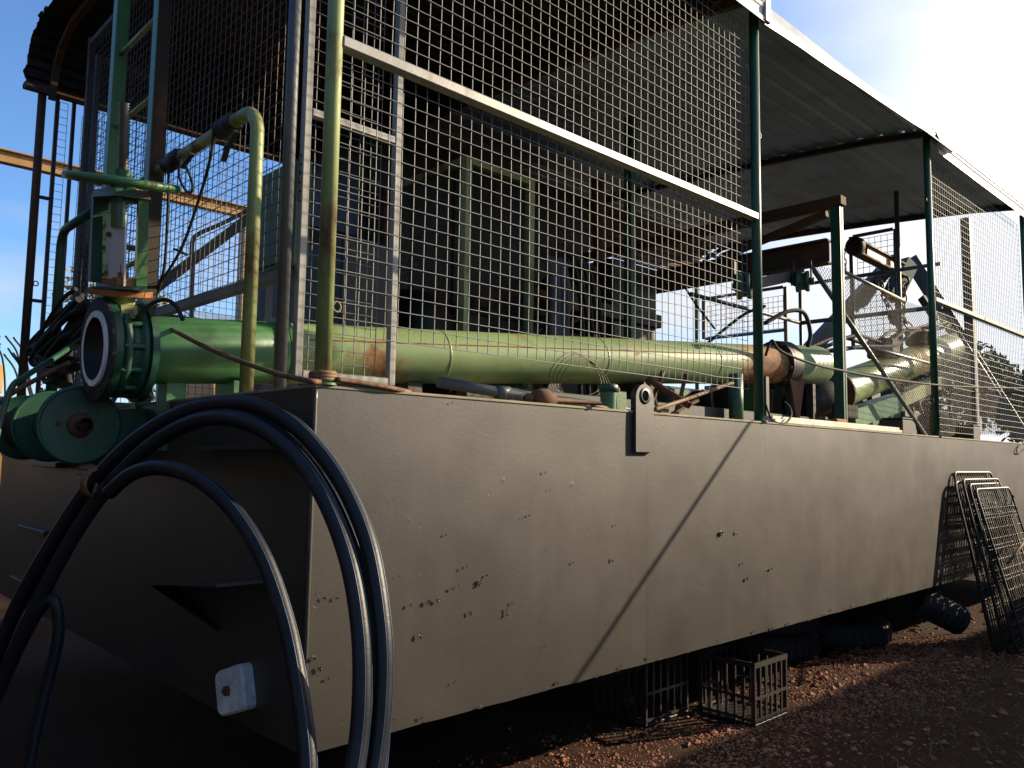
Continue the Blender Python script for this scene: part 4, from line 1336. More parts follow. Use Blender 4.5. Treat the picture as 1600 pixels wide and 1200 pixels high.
def pulley(p, r, label, mat='teal'):
    p = V(p)
    t = thing('pulley_block', p, label, 'pulley')
    ax = V((.35, -.93, 0)).normalized()
    mb = MB(); mb.rev(p - ax * .05, ax, [(0, .0001), (0, r), (.02, r), (.035, r * .82), (.065, r * .82), (.08, r), (.10, r), (.10, .0001)], 22); mb.build('sheave', mat, t)
    s = V((0, 0, 1))
    for sg in (-1, 1):
        q = p + ax * sg * .068
        MB().bar(q + s * (-r * .3), q + s * (r * 1.9), .012, .09, ax.cross(s)).build('cheek_plate', 'steel_dark', t)
    mb = MB(); mb.rev(p - ax * .09, ax, [(0, .0001), (0, .028), (.18, .028), (.18, .0001)], 10); mb.build('pin', 'steel_dark', t)
    return t
pulley((4.782, 0.634, 2.981), .085, 'green pulley block hanging under the dark cross beam in the open bay')
pulley((3.911, 0.656, 2.808), .10, 'pulley block just left of the second post, behind the mesh')
t = thing('tie_bar', (4.362, 0.765, 2.932), 'dark horizontal bar between the two pulley blocks', 'bar')
MB().bar((4.195, 0.793, 2.878), (4.911, 0.707, 3.078), .07, .085).build('bar', 'steel_dark', t)

# trolley beam along the centre, lit on its web
t = thing('trolley_beam', (7.825, 1.500, 4.003), 'short I beam with a sunlit yellow web and dark end wheel', 'beam')
ta, tb = V((7.878, 1.500, 4.028)), V((9.211, 1.500, 3.987))
mb = MB(); mb.ibeam(ta, tb, .12, .17, .022); mb.build('beam', 'brown_frame', t)
mb = MB(); mb.rev(ta + V((-.04, 0, .0)), (1, -.25, 0), [(-.06, .0001), (-.06, .07), (-.04, .105), (.05, .11), (.06, .08), (.06, .0001)], 24); mb.build('end_wheel', 'black_rubber', t)
MB().bar(ta + V((.25, -.022, 0)), tb + V((-.2, -.022, 0)), .010, .11).build('web_panel', 'yellow', t)

def aframe():
    t = thing('a_frame', (10, 2, ZT), 'grey A frame gantry rising beyond the open bay', 'gantry')
    apex = V((9.588, 1.719, 4.175))
    l0 = V((8.272, 2.311, 2.889)); l1 = apex + (l0 - apex) * 1.35
    r0 = V((9.961, 0.400, 1.828))
    MB().bar(apex + V((0, 0, .05)), l1, .14, .17).build('leg', 'gunmetal', t)
    MB().bar(apex + V((.15, -.15, .06)), r0, .15, .18).build('leg', 'gunmetal', t)
    MB().bar(apex + V((-.12, -.22, -.05)), V((9.160, 1.610, 3.887)) + V((0, 0, -.25)), .16, .20).build('hanger', 'teal', t)
    MB().bar(V((9.025, 1.921, 3.550)), V((9.166, 1.741, 3.900)), .20, .06).build('stub', 'gunmetal', t)
    MB().bar(V((9.253, 1.278, 3.607)), V((9.196, 1.096, 3.293)), .05, .09).build('gusset', 'steel_dark', t)
    return t
aframe()

def chain(pts, label, link=.055, r=.009):
    t = thing('lifting_chain', pts[0], label, 'chain')
    path = smooth_path(pts, 12)
    # walk along
    d = [0]
    for a, b in zip(path, path[1:]): d.append(d[-1] + (b - a).length)
    mb = MB(); k = 0; s = 0.0; step = link * 1.35
    while s < d[-1] - step:
        i = max(j for j in range(len(d)) if d[j] <= s)
        i = min(i, len(path) - 2)
        tt = (s - d[i]) / max(1e-6, d[i+1] - d[i])
        p = path[i].lerp(path[i+1], tt)
        tg = (path[i+1] - path[i]).normalized()
        u = tg.orthogonal().normalized(); w = tg.cross(u)
        sd = u if k % 2 else w
        mb.tube([p + tg * (link * math.cos(a)) + sd * (link * .55 * math.sin(a)) for a in [2*math.pi*q/10 for q in range(10)]], r, 5, False, True)
        s += step; k += 1
    mb.build('links', 'rust', t)
    return t
t = chain([(8.468, 1.194, 3.616), (8.479, 1.212, 3.405), (8.472, 1.244, 3.200), (8.458, 1.290, 2.951), (8.443, 1.316, 2.852)], 'heavy chain hanging below the A frame apex')
mb = MB()
hk = V((8.466, 1.192, 3.654))
mb.tube([hk + V((.0, .05 * math.cos(a), .055 * math.sin(a) + .02)) for a in [2*math.pi*q/16 for q in range(13)]], .014, 7)
mb.build('hook', 'steel_dark', t)
chain([(8.064, 1.308, 3.583), (8.120, 1.278, 3.399), (8.197, 1.225, 3.238), (8.288, 1.147, 3.166), (8.405, 1.052, 3.027)], 'slack chain swinging across to the clamp on the inclined pipe')
chain([(5.875, 0.777, 3.464), (5.891, 0.775, 3.364), (5.910, 0.768, 3.270)], 'short chain holding up the corner of the slanted guard', .035, .006)
mb = MB(); mb.sphere(V((8.238, 1.193, 3.179)), .10, 8, (1, 1, .7)); mb.sphere(V((8.198, 1.226, 3.223)), .07, 8)
t = thing('shackle_knot', (8.238, 1.193, 3.179), 'lump of shackles where the two chains meet', 'shackle')
mb.build('shackles', 'rust', t)

# end screens at the far end of the roof
def end_panel(ya, yb, z0, z1, label, x=8.86, pitch=PITCH * 1.3):
    t = thing('end_screen', (x, ya, z0), label, 'mesh screen')
    for y in (ya, yb): MB().bbox((x - .02, y - .025, ZT if y == ya else z0), (x + .02, y + .025, z1)).build('stile', 'gunmetal', t)
    for z in (z0, z1): MB().bbox((x - .018, ya + .026, z - .02), (x + .018, yb - .026, z + .02)).build('rail', 'gunmetal', t)
    nu = int((yb - ya) / pitch); nv = int((z1 - z0) / pitch)
    wires('wire_mesh', t, 'wire_dark', (x, ya + .03, z0 + .03), (0, 1, 0), (0, 0, 1), nu, nv, pitch, r=.004, seg=2)
end_panel(1.42, 1.98, 3.0, 4.44, 'small mesh screen under the roof end beside the A frame')
end_panel(2.9, 4.2, 3.32, 3.92, 'wide low mesh screen at the far end left of the green portal leg')
for y, lab in ((.62, 'dark mast at the roof end seen through the right mesh panel'),):
    t = thing('end_post', (8.86, y, ZT), lab, 'post')
    MB().bbox((8.80, y - .05, ZT), (8.90, y + .05, 4.40)).build('mast', 'gunmetal', t)
t = thing('thin_stanchion', (7.378, 0.850, 3.028), 'thin grey stanchion standing in the middle of the open bay', 'post')
q = V((7.381, 0.850, 2.620))
MB().tube([(q.x, q.y, ZT), (q.x, q.y, 4.42)], .024, 10).build('tube', 'gunmetal', t)
t = thing('guard_stanchion', (7.302, 1.900, 3.361), 'thin stanchion with two rails left of the portal leg', 'railing')
q = V((7.278, 1.900, 3.135))
MB().tube([(q.x, q.y, ZT), (q.x, q.y, 3.56)], .02, 8).build('tube', 'gunmetal', t)
MB().tube([(q.x, q.y, 3.10), (q.x, q.y - 1.5, 3.10)], .024, 8).build('rail', 'gunmetal', t)
MB().tube([(q.x, q.y, 3.54), (q.x, q.y - 1.5, 3.54)], .02, 8).build('rail', 'gunmetal', t)
MB().tube([(q.x, q.y, 3.10), (q.x - 2.2, q.y, 3.10)], .02, 8).build('rail', 'gunmetal', t)
MB().tube([(q.x, q.y, 3.54), (q.x - 2.2, q.y, 3.54)], .016, 8).build('rail', 'gunmetal', t)

# slanted expanded metal guard
t = thing('slanted_guard', (5.0, .6, ZT), 'slanted expanded metal guard across the open bay with rod edges', 'guard')
YG = .60
A_ = V((4.842, 0.600, 3.135)); B_ = V((7.300, 0.600, 1.797)); C_ = V((5.475, 0.600, 3.180)); D_ = V((6.820, 0.600, 3.118))
E_ = V((5.888, 0.600, 2.566)); F_ = V((7.640, 0.600, 2.558)); G_ = V((10.780, 0.600, 1.951)); H_ = V((8.003, 0.600, 3.151))
def rod(name, a, b, r, mat='galv'):
    MB().tube([a, b], r, 8).build(name, mat, t)
rod('edge_rod', A_, B_, .021, 'gunmetal'); rod('edge_rod', C_, D_, .017, 'galv'); rod('edge_rod', E_, F_, .015, 'galv'); rod('edge_rod', H_, G_, .020, 'galv')
poly = [(p.x, p.z) for p in (A_, C_, D_, H_, G_, B_)]
def clip_line(p, d, poly):
    ts = []
    n = len(poly)
    for i in range(n):
        a = poly[i]; b = poly[(i + 1) % n]
        ex, ez = b[0] - a[0], b[1] - a[1]
        den = d[0] * ez - d[1] * ex
        if abs(den) < 1e-9: continue
        tt = ((a[0] - p[0]) * ez - (a[1] - p[1]) * ex) / den
        s = ((a[0] - p[0]) * d[1] - (a[1] - p[1]) * d[0]) / den
        if 0 <= s < 1: ts.append(tt)
    ts.sort()
    return [(ts[i], ts[i + 1]) for i in range(0, len(ts) - 1, 2)]
mb = MB()
for d in ((.80, .60), (.80, -.60)):
    nx, nz_ = -d[1], d[0]
    for k in range(-160, 260):
        off = k * .032
        p = (A_.x + nx * off, 2.5 + nz_ * off)
        for t0, t1 in clip_line(p, d, poly):
            if t1 - t0 < .02: continue
            mb.tube([(p[0] + d[0]*t0, YG + (.002 if d[1] > 0 else -.002), p[1] + d[1]*t0), (p[0] + d[0]*t1, YG + (.002 if d[1] > 0 else -.002), p[1] + d[1]*t1)], .0019, 4, False)
mb.build('expanded_mesh', 'wire_dark', t, False)['kind'] = 'stuff'

# suction pipe and its ladder frame
t = thing('suction_pipe', (5.706, 0.833, 2.120), 'inclined green suction pipe climbing away with rust patches', 'pipe')
s0 = V((5.607, 0.787, 2.134)); s1 = V((8.837, 0.939, 2.860)); sd = (s1 - s0).normalized()
MB().rev(s0, sd, [(0, .165), ((s1 - s0).length + .5, .165)], 30).build('tube', 'green_pipe', t)
MB().disc(s0 - sd * .035, sd, .215, .034, 30, .12).build('end_flange', 'rust', t)
MB().rev(s0 - sd * .7, sd, [(0, .0001), (0, .15), (.66, .15)], 20).build('rubber_sleeve', 'black_rubber', t)
for d in (1.35, 2.55):
    p = s0 + sd * d + V((0, 0, .20))
    MB().bbox((p.x - .11, p.y - .13, p.z - .06), (p.x + .11, p.y + .13, p.z + .14), .02).build('clamp_block', 'engine', t)
for k in range(4):
    o_ = V((0, -.12 + k * .08, .30 + .03 * (k % 2)))
    MB().tube(smooth_path([s0 + sd * -.3 + o_ + V((0, 0, .1)), s0 + sd * .5 + o_ + V((0, 0, .08 * (k % 2) + .05)), s0 + sd * 1.35 + o_ + V((0, 0, -.03)), s0 + sd * 1.95 + o_ + V((0, 0, .05)), s0 + sd * 2.6 + o_, s0 + sd * 3.4 + o_], 6), .018, 7).build('hydraulic_hose', 'black_rubber', t)
t = thing('ladder_boom', (6.143, 0.854, 1.957), 'green box boom lying below the inclined suction pipe', 'boom')
b0, b1, b2 = V((5.913, 0.801, 1.915)), V((7.271, 0.860, 2.156)), V((8.700, 0.835, 2.523))
mb = MB(); mb.bar(b0, b1, .17, .17); mb.build('boom_section', 'green', t)
mb = MB(); mb.bar(b1 + V((.02, 0, .02)), b2, .13, .14); mb.build('boom_section', 'green_rusty', t)
MB().bar(b0 + V((.2, .6, .12)), b2 + V((0, .6, .05)), .12, .14).build('boom_section', 'teal', t)

# pump body and feet in the open bay
t = thing('dredge_pump', (4.864, 0.690, 1.944), 'dark round pump casing crouching below the pipe outlet', 'pump')
pc = V((4.55, 1.05, ZT + .30))
MB().rev(pc - V((0, .14, 0)), (0, 1, 0), [(0, .0001), (0, .20), (.03, .30), (.10, .33), (.20, .33), (.27, .28), (.27, .0001)], 28).build('casing', 'engine', t)
MB().rev(pc - V((0, .20, 0)), (0, 1, 0), [(0, .0001), (0, .11), (.06, .13), (.06, .0001)], 18).build('suction_cover', 'rust', t)
for k, dx_ in enumerate((-.42, -.02, .33)):
    MB().bbox((pc.x + dx_ - .025, .60, ZT), (pc.x + dx_ + .025, .66, ZT + .40)).build('strut', 'steel_dark', t)
MB().prism([(pc.x - .1, .585, ZT + .42), (pc.x + .14, .585, ZT + .42), (pc.x + .02, .585, ZT + .02)], (0, .014, 0)).build('web_plate', 'rust', t)
MB().bbox((pc.x + .55, .50, ZT + .14), (pc.x + .92, .56, ZT + .25)).build('timber_wedge', 'timber', t)
t = thing('yellow_timber', (5.0, .62, ZT), 'small orange brown timber offcut on the deck by the portal leg', 'timber')
MB().bbox((4.62, .30, ZT + .001), (4.80, .38, ZT + .10), .008).build('block', 'orange_rust', t)
t = thing('short_green_post', (3.55, .62, ZT), 'short dark green tube standing under the pipe coupling', 'post')
MB().tube([(3.60, .55, ZT), (3.60, .55, 2.12)], .05, 14).build('tube', 'teal', t)
for k, (x, y, h, lab) in enumerate(((5.35, .10, .12, 'small dark box on the deck edge by the plank end'), (7.05, .10, .13, 'dark block on the deck behind the right mesh panel'))):
    t = thing('deck_box', (x, y, ZT), lab, 'box')
    MB().bbox((x - .10, y - .04, ZT), (x + .10, y + .12, ZT + h), .01).build('body', 'steel_dark', t)
    MB().bbox((x - .105, y - .045, ZT + h + .001), (x + .105, y + .125, ZT + h + .012), .004).build('lid', 'teal', t)
t = thing('right_machinery', (7.4, 1.6, ZT), 'dark jumble of pump drive machinery behind the right mesh panel', 'machinery')
MB().bbox((6.1, 1.9, ZT + .002), (11.4, 3.5, 2.28), .03).build('housing', 'engine', t)
rnd = random.Random(31)
for k in range(16):
    x = rnd.uniform(5.9, 9.6); y = rnd.uniform(1.2, 3.4); s = rnd.uniform(.12, .38); h = rnd.uniform(.25, .72)
    MB().bbox((x - s, y - s * .7, ZT), (x + s, y + s * .7, ZT + h), .03).build('casing', rnd.choice(('engine', 'teal', 'steel_dark', 'green')), t)
for k in range(6):
    x = rnd.uniform(6.2, 9.2); y = rnd.uniform(.9, 2.4)
    MB().rev((x, y, ZT + rnd.uniform(.2, .5)), (rnd.uniform(-1, 1), rnd.uniform(-.4, .4), 0), [(0, .0001), (0, .16), (.35, .16), (.35, .0001)], 18).build('motor', rnd.choice(('engine', 'teal', 'rust')), t)
for k in range(10):
    a_ = V((rnd.uniform(6, 9), rnd.uniform(.7, 2), ZT + rnd.uniform(.1, .6)))
    MB().tube(smooth_path([a_, a_ + V((.3, .1, rnd.uniform(.05, .3))), a_ + V((.7, -.1, rnd.uniform(-.1, .2))), a_ + V((1.1, 0, rnd.uniform(-.2, .1)))], 5), .02, 7).build('hose', 'black_rubber', t)
t = thing('wire_tail', (8.262, -0.010, 1.753), 'loop of thin wire hanging over the hull edge at the right', 'wire')
MB().tube(smooth_path([(8.598, -0.010, 1.775), (8.299, -0.012, 1.748), (8.111, -0.012, 1.717), (8.013, -0.012, 1.656), (8.146, -0.012, 1.646), (8.436, -0.012, 1.717)], 6), .006, 6).build('loop', 'cable', t)

# ================================================================== STACK OF MESH SHEETS LEANING ON THE HULL
def sheet(x0, w, h, foot, top_y, label, mat, pu=.062, pv=.085, turn=0.0, seed=0):
    """welded sheet leaning on the hull side; built flat, then stood up"""
    t = thing('leaning_sheet', (x0, foot, 0), label, 'mesh sheet', 'mesh sheets leaning on the hull')
    lean = math.atan2(top_y - foot, h)
    L = h / math.cos(lean)
    du = V((math.cos(turn), math.sin(turn), 0)); dv = V((0, math.sin(lean), math.cos(lean)))
    dn = du.cross(dv)
    o = V((x0, foot, .01)); c = .07
    fr = []
    for cx_, cz_, a0 in ((w - c, c, -90), (w - c, L - c, 0), (c, L - c, 90), (c, c, 180)):
        for k in range(5):
            a = R(a0 + 22.5 * k)
            fr.append(o + du * (cx_ + c * math.cos(a)) + dv * (cz_ + c * math.sin(a)))
    mb = MB(); mb.tube(fr, .010, 6, False, True); mb.build('rim', mat, t)
    mb = MB(); rnd = random.Random(seed)
    for i in range(1, int(w / pu)):
        x = min(w - .02, (i - .5 + (seed * .37) % 1 * .6) * pu); e = c - math.sqrt(max(0, c*c - (c - min(x, w - x, c))**2))
        mb.tube([o + du * x + dv * e + dn * .005, o + du * (x + rnd.uniform(-.003, .003)) + dv * (L / 2) + dn * (.005 + rnd.uniform(-.004, .004)), o + du * x + dv * (L - e) + dn * .005], .0045, 4, False)
    for j in range(1, int(L / pv)):
        z = min(L - .02, (j - .5 + (seed * .29) % 1 * .7) * pv); e = c - math.sqrt(max(0, c*c - (c - min(z, L - z, c))**2))
        mb.tube([o + du * e + dv * z - dn * .005, o + du * (w - e) + dv * z - dn * .005], .0055, 4, False)
        if j % 3 == 1: mb.tube([o + du * e + dv * (z + .03) - dn * .005, o + du * (w - e) + dv * (z + .03) - dn * .005], .0045, 4, False)
    mb.build('wire_grid', mat, t, False)['kind'] = 'stuff'
    return t
sheet(6.12, 1.02, 1.44, -.27, -.02, 'rearmost leaning mesh sheet with its pale top rods', 'black_mesh', seed=1)
sheet(6.04, 1.05, 1.36, -.32, -.05, 'second leaning mesh sheet with a rounded dark corner', 'black_mesh', seed=2)
sheet(6.14, 1.0, 1.38, -.37, -.08, 'third leaning mesh sheet in the middle of the stack', 'black_mesh', pu=.066, seed=3)
sheet(6.20, 1.0, 1.34, -.42, -.11, 'fourth leaning mesh sheet, slightly skewed', 'black_mesh', turn=.03, seed=4)
sheet(6.26, 1.05, 1.30, -.48, -.14, 'frontmost leaning mesh sheet spreading to the right', 'black_mesh', pu=.060, turn=.02, seed=5)
t = thing('steel_bar', (7.0, -.5, 0), 'thin rusty bar propped over the mesh sheets at the right edge', 'bar')
MB().tube([(5.764, -0.500, 0.764), (6.775, -0.420, 0.941)], .010, 8).build('bar', 'rust', t)
t = thing('weed_stalk', (7.267, -0.100, 1.141), 'dead dark weed standing between the sheets and the hull', 'weed')
rnd = random.Random(9); mb = MB()
b_ = V((7.298, -0.100, 1.081))
mb.tube([(b_.x, b_.y, 0), (b_.x - .03, b_.y, .7), (b_.x - .02, b_.y, 1.30)], .010, 5)
for k in range(34):
    p = b_ + V((rnd.uniform(-.09, .07), rnd.uniform(-.05, .05), rnd.uniform(-.12, .14)))
    mb.tube([p, p + V((rnd.uniform(-.05, .05), rnd.uniform(-.03, .03), rnd.uniform(-.01, .06)))], .009, 4)
mb.build('stem', 'steel_dark', t)

# ================================================================== THINGS IN THE SHADE UNDER THE HULL
def crate(x, y, w, d, h, label, rot=0.0):
    t = thing('milk_crate', (x, y, 0), label, 'crate', 'crates under the hull')
    mb = MB(); th = .012
    mb.bbox((x, y, .002), (x + w, y + d, .018))
    mb.build('base', 'crate', t)
    mb = MB(); n = 6
    for k in range(n + 1):
        u = x + (w - .014) * k / n
        for yy in (y, y + d - th): mb.box((u, yy, .0185), (u + .014, yy + th, h))
    for k in range(n + 1):
        v_ = y + .013 + (d - .040) * k / n
        for xx in (x, x + w - th): mb.box((xx + .0004, v_, .0185), (xx + th - .0004, v_ + .013, h))
    mb.build('ribs', 'crate', t)
    mb = MB()
    for z in (.03, h * .42, h - .03):
        s = .030 if z > h * .5 else .016
        mb.box((x - .002, y - .002, z), (x + w + .002, y + th - .002, z + s)); mb.box((x - .002, y + d - th + .002, z), (x + w + .002, y + d + .002, z + s))
        mb.box((x - .002, y + th - .0018, z), (x + th - .002, y + d - th + .0018, z + s)); mb.box((x + w - th + .002, y + th - .0018, z), (x + w + .002, y + d - th + .0018, z + s))
    mb.build('hoop', 'crate', t)
crate(2.92, .045, .38, .38, .36, 'dark milk crate on the red gravel under the hull, nearest the lit strip')
crate(2.45, .46, .42, .40, .42, 'dark crate in the shade under the hull, left of the lit one')
def tyre(x, y, z, r, label):
    t = thing('old_tyre', (x, y, z), label, 'tyre', 'tyres under the hull')
    MB().rev((x, y, z), (0, 0, 1), [(0, r * .58), (0, r * .92), (.02, r * .98), (.05, r), (.13, r), (.16, r * .98), (.18, r * .92), (.18, r * .58), (.16, r * .52), (.03, r * .52), (0, r * .58)], 36).build('carcass', 'black_rubber', t)
    mb = MB()
    for k in range(40):
        a = 2 * math.pi * k / 40; u = V((math.cos(a), math.sin(a), 0)); w = V((-math.sin(a), math.cos(a), 0))
        p = V((x, y, z + .09)) + u * r
        mb.bar(p - V((0, 0, .055)) + w * .012, p + V((0, 0, .055)) - w * .012, .03, .014, u)
    mb.build('tread_lugs', 'black_rubber', t)['kind'] = 'stuff'
tyre(4.75, .98, .002, .40, 'bottom tyre of the pair stacked under the hull')
tyre(4.80, 1.0, .186, .39, 'upper tyre of the pair stacked under the hull')
tyre(5.65, .80, .002, .42, 'single black tyre lying flat nearest the mesh sheets')
t = thing('ribbed_duct', (5.75, .0, .3), 'dark ribbed hose end hanging below the hull by the mesh sheets', 'hose')
pr = []
for k in range(22): pr.append((k * .022, .125 if k % 3 else .10))
MB().rev((5.80, .20, .40), (.55, -.35, -.30), pr, 20).build('duct', 'black_rubber', t)

# ================================================================== WHAT LIES BEYOND
# yard gantry beam
t = thing('yard_gantry', (1.3, 12, 0), 'rusty yellow overhead yard beam crossing behind the pontoon', 'gantry')
ga, gb = V((0.944, 12.000, 6.048)), V((5.636, 12.000, 6.170))
ga.z = gb.z = (ga.z + gb.z) / 2
gd = (gb - ga).normalized()
mb = MB(); mb.ibeam(ga - gd * 6, gb + gd * .05, .16, .21, .02); mb.build('beam', 'yellow', t)
for p in (ga - gd * 5.6, gb - gd * .25):
    MB().bbox((p.x - .12, p.y - .13, 0), (p.x + .12, p.y + .13, p.z - .107)).build('column', 'yellow', t)

def loader():
    t = thing('yard_machine', (.1, 9.5, 0), 'yellow yard machine with hanging wires at the far left edge', 'machine')
    x, y = .10, 9.2
    MB().bbox((x - 1.6, y, .9), (x + 1.05, y + 1.8, 2.2), .06).build('body', 'yellow', t)
    MB().bbox((x - .2, y + .1, 2.205), (x + .9, y + 1.7, 2.62), .05).build('hood', 'yellow', t)
    MB().bbox((x - 1.5, y + .3, 2.205), (x - .35, y + 1.6, 3.3), .04).build('cab', 'steel_dark', t)
    for sx in (-1.1, .6):
        MB().rev((x + sx, y - .12, .6), (0, 1, 0), [(0, .0001), (0, .3), (.02, .58), (.36, .6), (.40, .3), (.40, .0001)], 24).build('wheel', 'black_rubber', t)
    rnd = random.Random(6)
    for k in range(9):
        a_ = V((x + .8 + rnd.uniform(-.5, .3), y - .05, 2.75 + rnd.uniform(-.1, .25)))
        MB().tube(smooth_path([a_, a_ + V((.15, -.03, -.25)), a_ + V((.24 + rnd.uniform(-.1, .1), -.03, -.8)), a_ + V((.2, 0, -1.2))], 5), .012, 5).build('hanging_wire', 'cable', t)
loader()
def tank_row():
    t = thing('yellow_skip', (4, 9, 0), 'yellow steel skip standing behind the pontoon, seen under the pipe', 'skip')
    x0, x1 = 3.9, 8.8
    mb = MB(); mb.prism([(x0, 9.2, .3), (x1, 9.2, .3), (x1 + .3, 9.2, 2.92), (x0 - .3, 9.2, 2.92)], (0, 1.6, 0)); mb.build('body', 'yellow', t)
    for k in range(9):
        x = x0 + .1 + k * .58
        MB().bbox((x, 9.13, .4), (x + .09, 9.199, 2.85)).build('stiffener', 'yellow', t)
    MB().bbox((x0 - .36, 9.1, 2.921), (x1 + .36, 10.9, 3.0)).build('rim', 'rust', t)
tank_row()

def shed(x0, x1, y0, y1, h, label, panels):
    t = thing('farm_shed', (x0, y0, 0), label, 'shed')
    MB().box((x0, y0 + .05, 0), (x1, y1, h)).build('wall', 'concrete_shed', t)
    w = (x1 - x0) / panels
    for k in range(panels):
        MB().bbox((x0 + k * w + .01, y0, .02), (x0 + (k + 1) * w - .01, y0 + .049, h - .02), .012).build('wall_panel', 'concrete_shed', t)
    MB().prism([(x0 - .3, y0 - .3, h + .002), (x1 + .3, y0 - .3, h + .002), (x1 + .3, (y0+y1)/2, h + 1.0), (x0 - .3, (y0+y1)/2, h + 1.0)], (0, 0, .06)).build('roof', 'roof', t)
    MB().bbox((x0 + .0, y0 - .02, 0), (x0 + .18, y0 - .001, h)).build('corner_trim', 'rust', t)
shed(8.2, 14.2, 19.0, 24.0, 4.75, 'grey panelled shed far behind the pontoon', 8)

# trees
def leaf_mat(name, a, b):
    m, nt, bs_ = mat_new(name)
    c = ramp(nt, nz(nt, .9, 4, .6), [(.3, a), (.7, b)])
    nt.links.new(c, bs_.inputs['Base Color'])
    bs_.inputs['Roughness'].default_value = .6
    bs_.inputs['Specular IOR Level'].default_value = .25
    return m
M['leaf_green'] = leaf_mat('leaf_green', (.035, .055, .018), (.075, .095, .03))
M['leaf_yellow'] = leaf_mat('leaf_yellow', (.09, .085, .02), (.19, .14, .03))
M['leaf_dark'] = leaf_mat('leaf_dark', (.025, .04, .02), (.05, .07, .03))
def tree(x, y, h, rad, label, mat, seed, leaves=2600, size=1.0):
    rnd = random.Random(seed)
    t = thing('yard_tree', (x, y, 0), label, 'tree', 'trees beyond the yard')
    mb = MB()
    mb.tube([(x, y, -.1), (x + .05, y, h * .3), (x + rnd.uniform(-.3, .3), y, h * .62), (x, y, h * .85)], [.24, .18, .10, .03], 8)
    cl = []
    for k in range(11):
        a = rnd.uniform(0, 6.28); q = rad * rnd.uniform(.25, .8)
        c_ = V((x + math.cos(a) * q, y + math.sin(a) * q, h * rnd.uniform(.42, .95)))
        cl.append((c_, rad * rnd.uniform(.28, .5)))
        mb.tube([(x, y, h * rnd.uniform(.25, .5)), V((x, y, h * .45)).lerp(c_, .5) + V((0, 0, .2)), c_], [.07, .045, .02], 5)
    mb.build('trunk', 'bark', t)
    mb = MB()
    for k in range(leaves):
        c_, r_ = rnd.choice(cl)
        d = V((rnd.gauss(0, 1), rnd.gauss(0, 1), rnd.gauss(0, .8))).normalized() * r_ * (rnd.random() ** .45)
        p = c_ + d
        u = V((rnd.gauss(0, 1), rnd.gauss(0, 1), rnd.gauss(0, 1))).normalized(); w = u.orthogonal().normalized()
        s = rnd.uniform(.07, .17) * size
        mb.add([p - u * s, p + w * s * .55, p + u * s, p - w * s * .55], [(0, 1, 2, 3)])
    mb.build('crown', mat, t, False)
tree(9.0, 31.0, 8.6, 2.4, 'yellowing tree behind the front screen, seen under the roof', 'leaf_yellow', 1)
tree(12.5, 34.0, 7.6, 2.4, 'green tree behind the grey shed', 'leaf_green', 2)
tree(4.2, 40.0, 6.6, 2.6, 'low dark tree on the horizon at the left', 'leaf_dark', 3)
tree(-5.2, 42.0, 6.0, 2.6, 'small tree on the horizon beyond the yard machine', 'leaf_green', 4)
tree(52.0, 16.5, 7.6, 4.6, 'round dark tree beyond the right mesh panel', 'leaf_dark', 5, 5200, 2.3)
tree(60.0, 11.5, 8.2, 5.0, 'broad tree at the right edge beyond the pontoon', 'leaf_dark', 6, 5200, 2.3)
tree(58.0, 21.5, 7.0, 4.6, 'dark tree far beyond the A frame', 'leaf_dark', 7, 5200, 2.3)
tree(48.0, 28.0, 6.4, 4.0, 'low tree beyond the bright gap', 'leaf_green', 8, 5200, 2.3)

rnd = random.Random(88); mb = MB()
for k in range(15000):
    f = rnd.random()
    x = 66 + 10 * math.sin(f * 9) + rnd.uniform(-3, 3); y = -6 + 58 * f
    h = (2.6 + 1.5 * noise.noise(V((y * .25, 0, 0)))) * rnd.random() ** .6
    u = V((rnd.gauss(0, 1), rnd.gauss(0, 1), rnd.gauss(0, 1))).normalized(); w = u.orthogonal().normalized(); s_ = rnd.uniform(.14, .36)
    p = V((x, y, h))
    mb.add([p - u * s_, p + w * s_ * .6, p + u * s_, p - w * s_ * .6], [(0, 1, 2, 3)])
tag(mb.build('distant_scrub', 'leaf_dark', None, False), kind='stuff')
for k, (x, y, h) in enumerate(((-8.5, -7.5, 7.4), (-9.6, -4.2, 8.2), (-7.2, -11, 7.0))):  # unseen trees added behind the camera to block low sky light
    tree(x, y, h, 2.6, ('added sky-blocking dark tree behind the photographer, at the aisle mouth', 'tall added sky-blocking tree behind the photographer', 'added sky-blocking tree farthest behind the photographer')[k], 'leaf_dark', 40 + k, 5200)

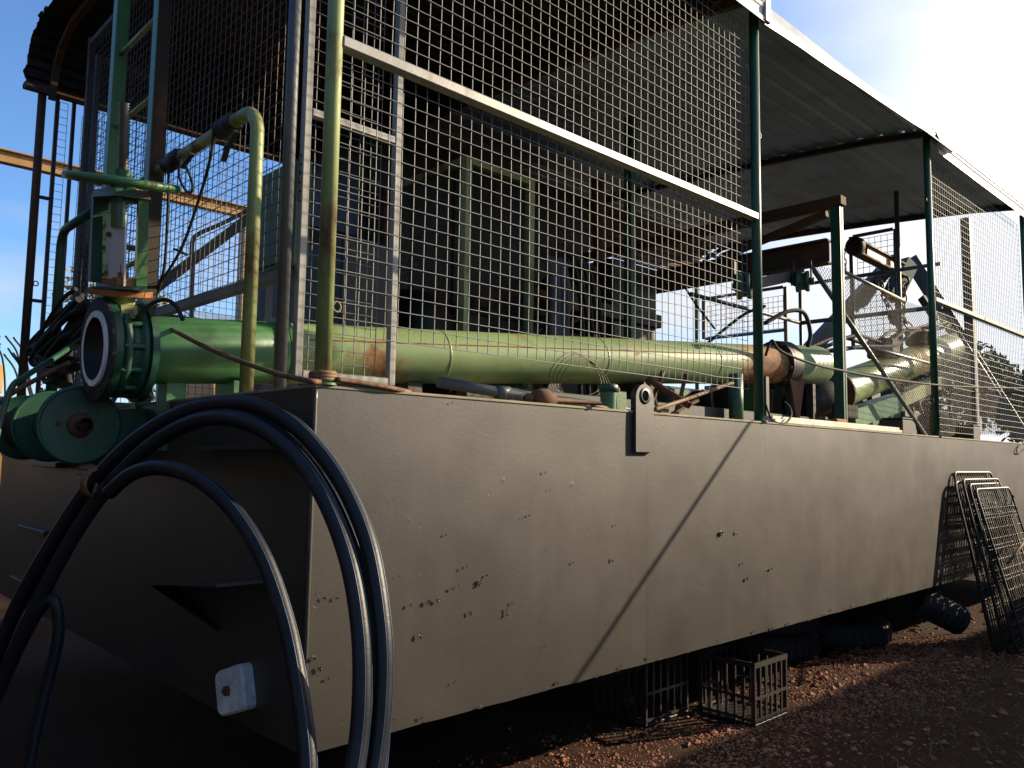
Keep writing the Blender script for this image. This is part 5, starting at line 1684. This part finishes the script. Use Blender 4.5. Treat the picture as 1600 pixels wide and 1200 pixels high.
# ================================================================== OUTSIDE THE PICTURE, ON THE SUN SIDE
t = thing('shipping_container', (3.9, -2.66, 0), 'long corrugated shipping container standing across the aisle from the pontoon', 'container')
cx0, cx1, cy0, cy1, ch = 3.9, 16.2, -5.10, -2.66, 2.60
MB().box((cx0 + .03, cy0 + .03, .12), (cx1 - .03, cy1 - .045, ch - .06)).build('body', 'container', t)
mb = MB(); vs = []; n = 0
for sgn, yy in ((1, cy1 - .04), (-1, cy0 + .025)):
    pr = []; x = cx0 + .1
    while x < cx1 - .3:
        pr += [(x, 0), (x + .07, .03), (x + .17, .03), (x + .24, 0)]; x += .30
    for (a, b), (c_, d_) in zip(pr, pr[1:]):
        mb.add([(a, yy + sgn * b, .16), (c_, yy + sgn * d_, .16), (c_, yy + sgn * d_, ch - .13), (a, yy + sgn * b, ch - .13)], [(0, 1, 2, 3)])
mb.build('corrugated_wall', 'container', t, False)
mb = MB()
for yy in (cy0, cy1 - .06):
    for zz in (.0, ch - .12): mb.box((cx0 + .061, yy + .001, zz + .001), (cx1 - .061, yy + .059, zz + .119))
    for xx in (cx0, cx1 - .06): mb.box((xx, yy, 0), (xx + .06, yy + .06, ch))
mb.build('corner_frame', 'steel_dark', t)
MB().box((cx0 + .02, cy0 + .062, ch - .058), (cx1 - .02, cy1 - .062, ch - .02)).build('roof_panel', 'container', t)
# unseen dark shed, added to block sky light from the hull end
t = thing('sky_blocker', (-3.6, -.6, 0), 'added dark shed out of view, blocking sky light from the pontoon end', 'sky_blocker')
MB().box((-9.0, -.6, 0), (-3.65, 13.4, 5.2)).build('wall', 'sky_blocker', t)
for k in range(28):
    y = -.6 + k * .5
    MB().bbox((-3.648, y + .006, .02), (-3.61, y + .494, 5.18), .012).build('cladding', 'sky_blocker', t)
MB().prism([(-9.2, -.8, 5.203), (-3.4, -.8, 5.203), (-6.3, -.8, 6.3)], (0, 14.4, 0)).build('roof', 'sky_blocker', t)
# leaning steel stake whose shadow crosses the hull side
t = thing('leaning_stake', (4.6, -2.15, 0), 'steel stake driven into the ground at a slant', 'stake')
wt, wb = V((2.82, 0, 1.735)), V((1.331, 0, .549))
st, sb = wt + SUN * 2.5, wb + SUN * 3.1
dirn = (st - sb).normalized()
foot = sb + dirn * (-(sb.z + .2) / dirn.z)
MB().tube([foot, st], .010, 12).build('stake', 'steel_dark', t)
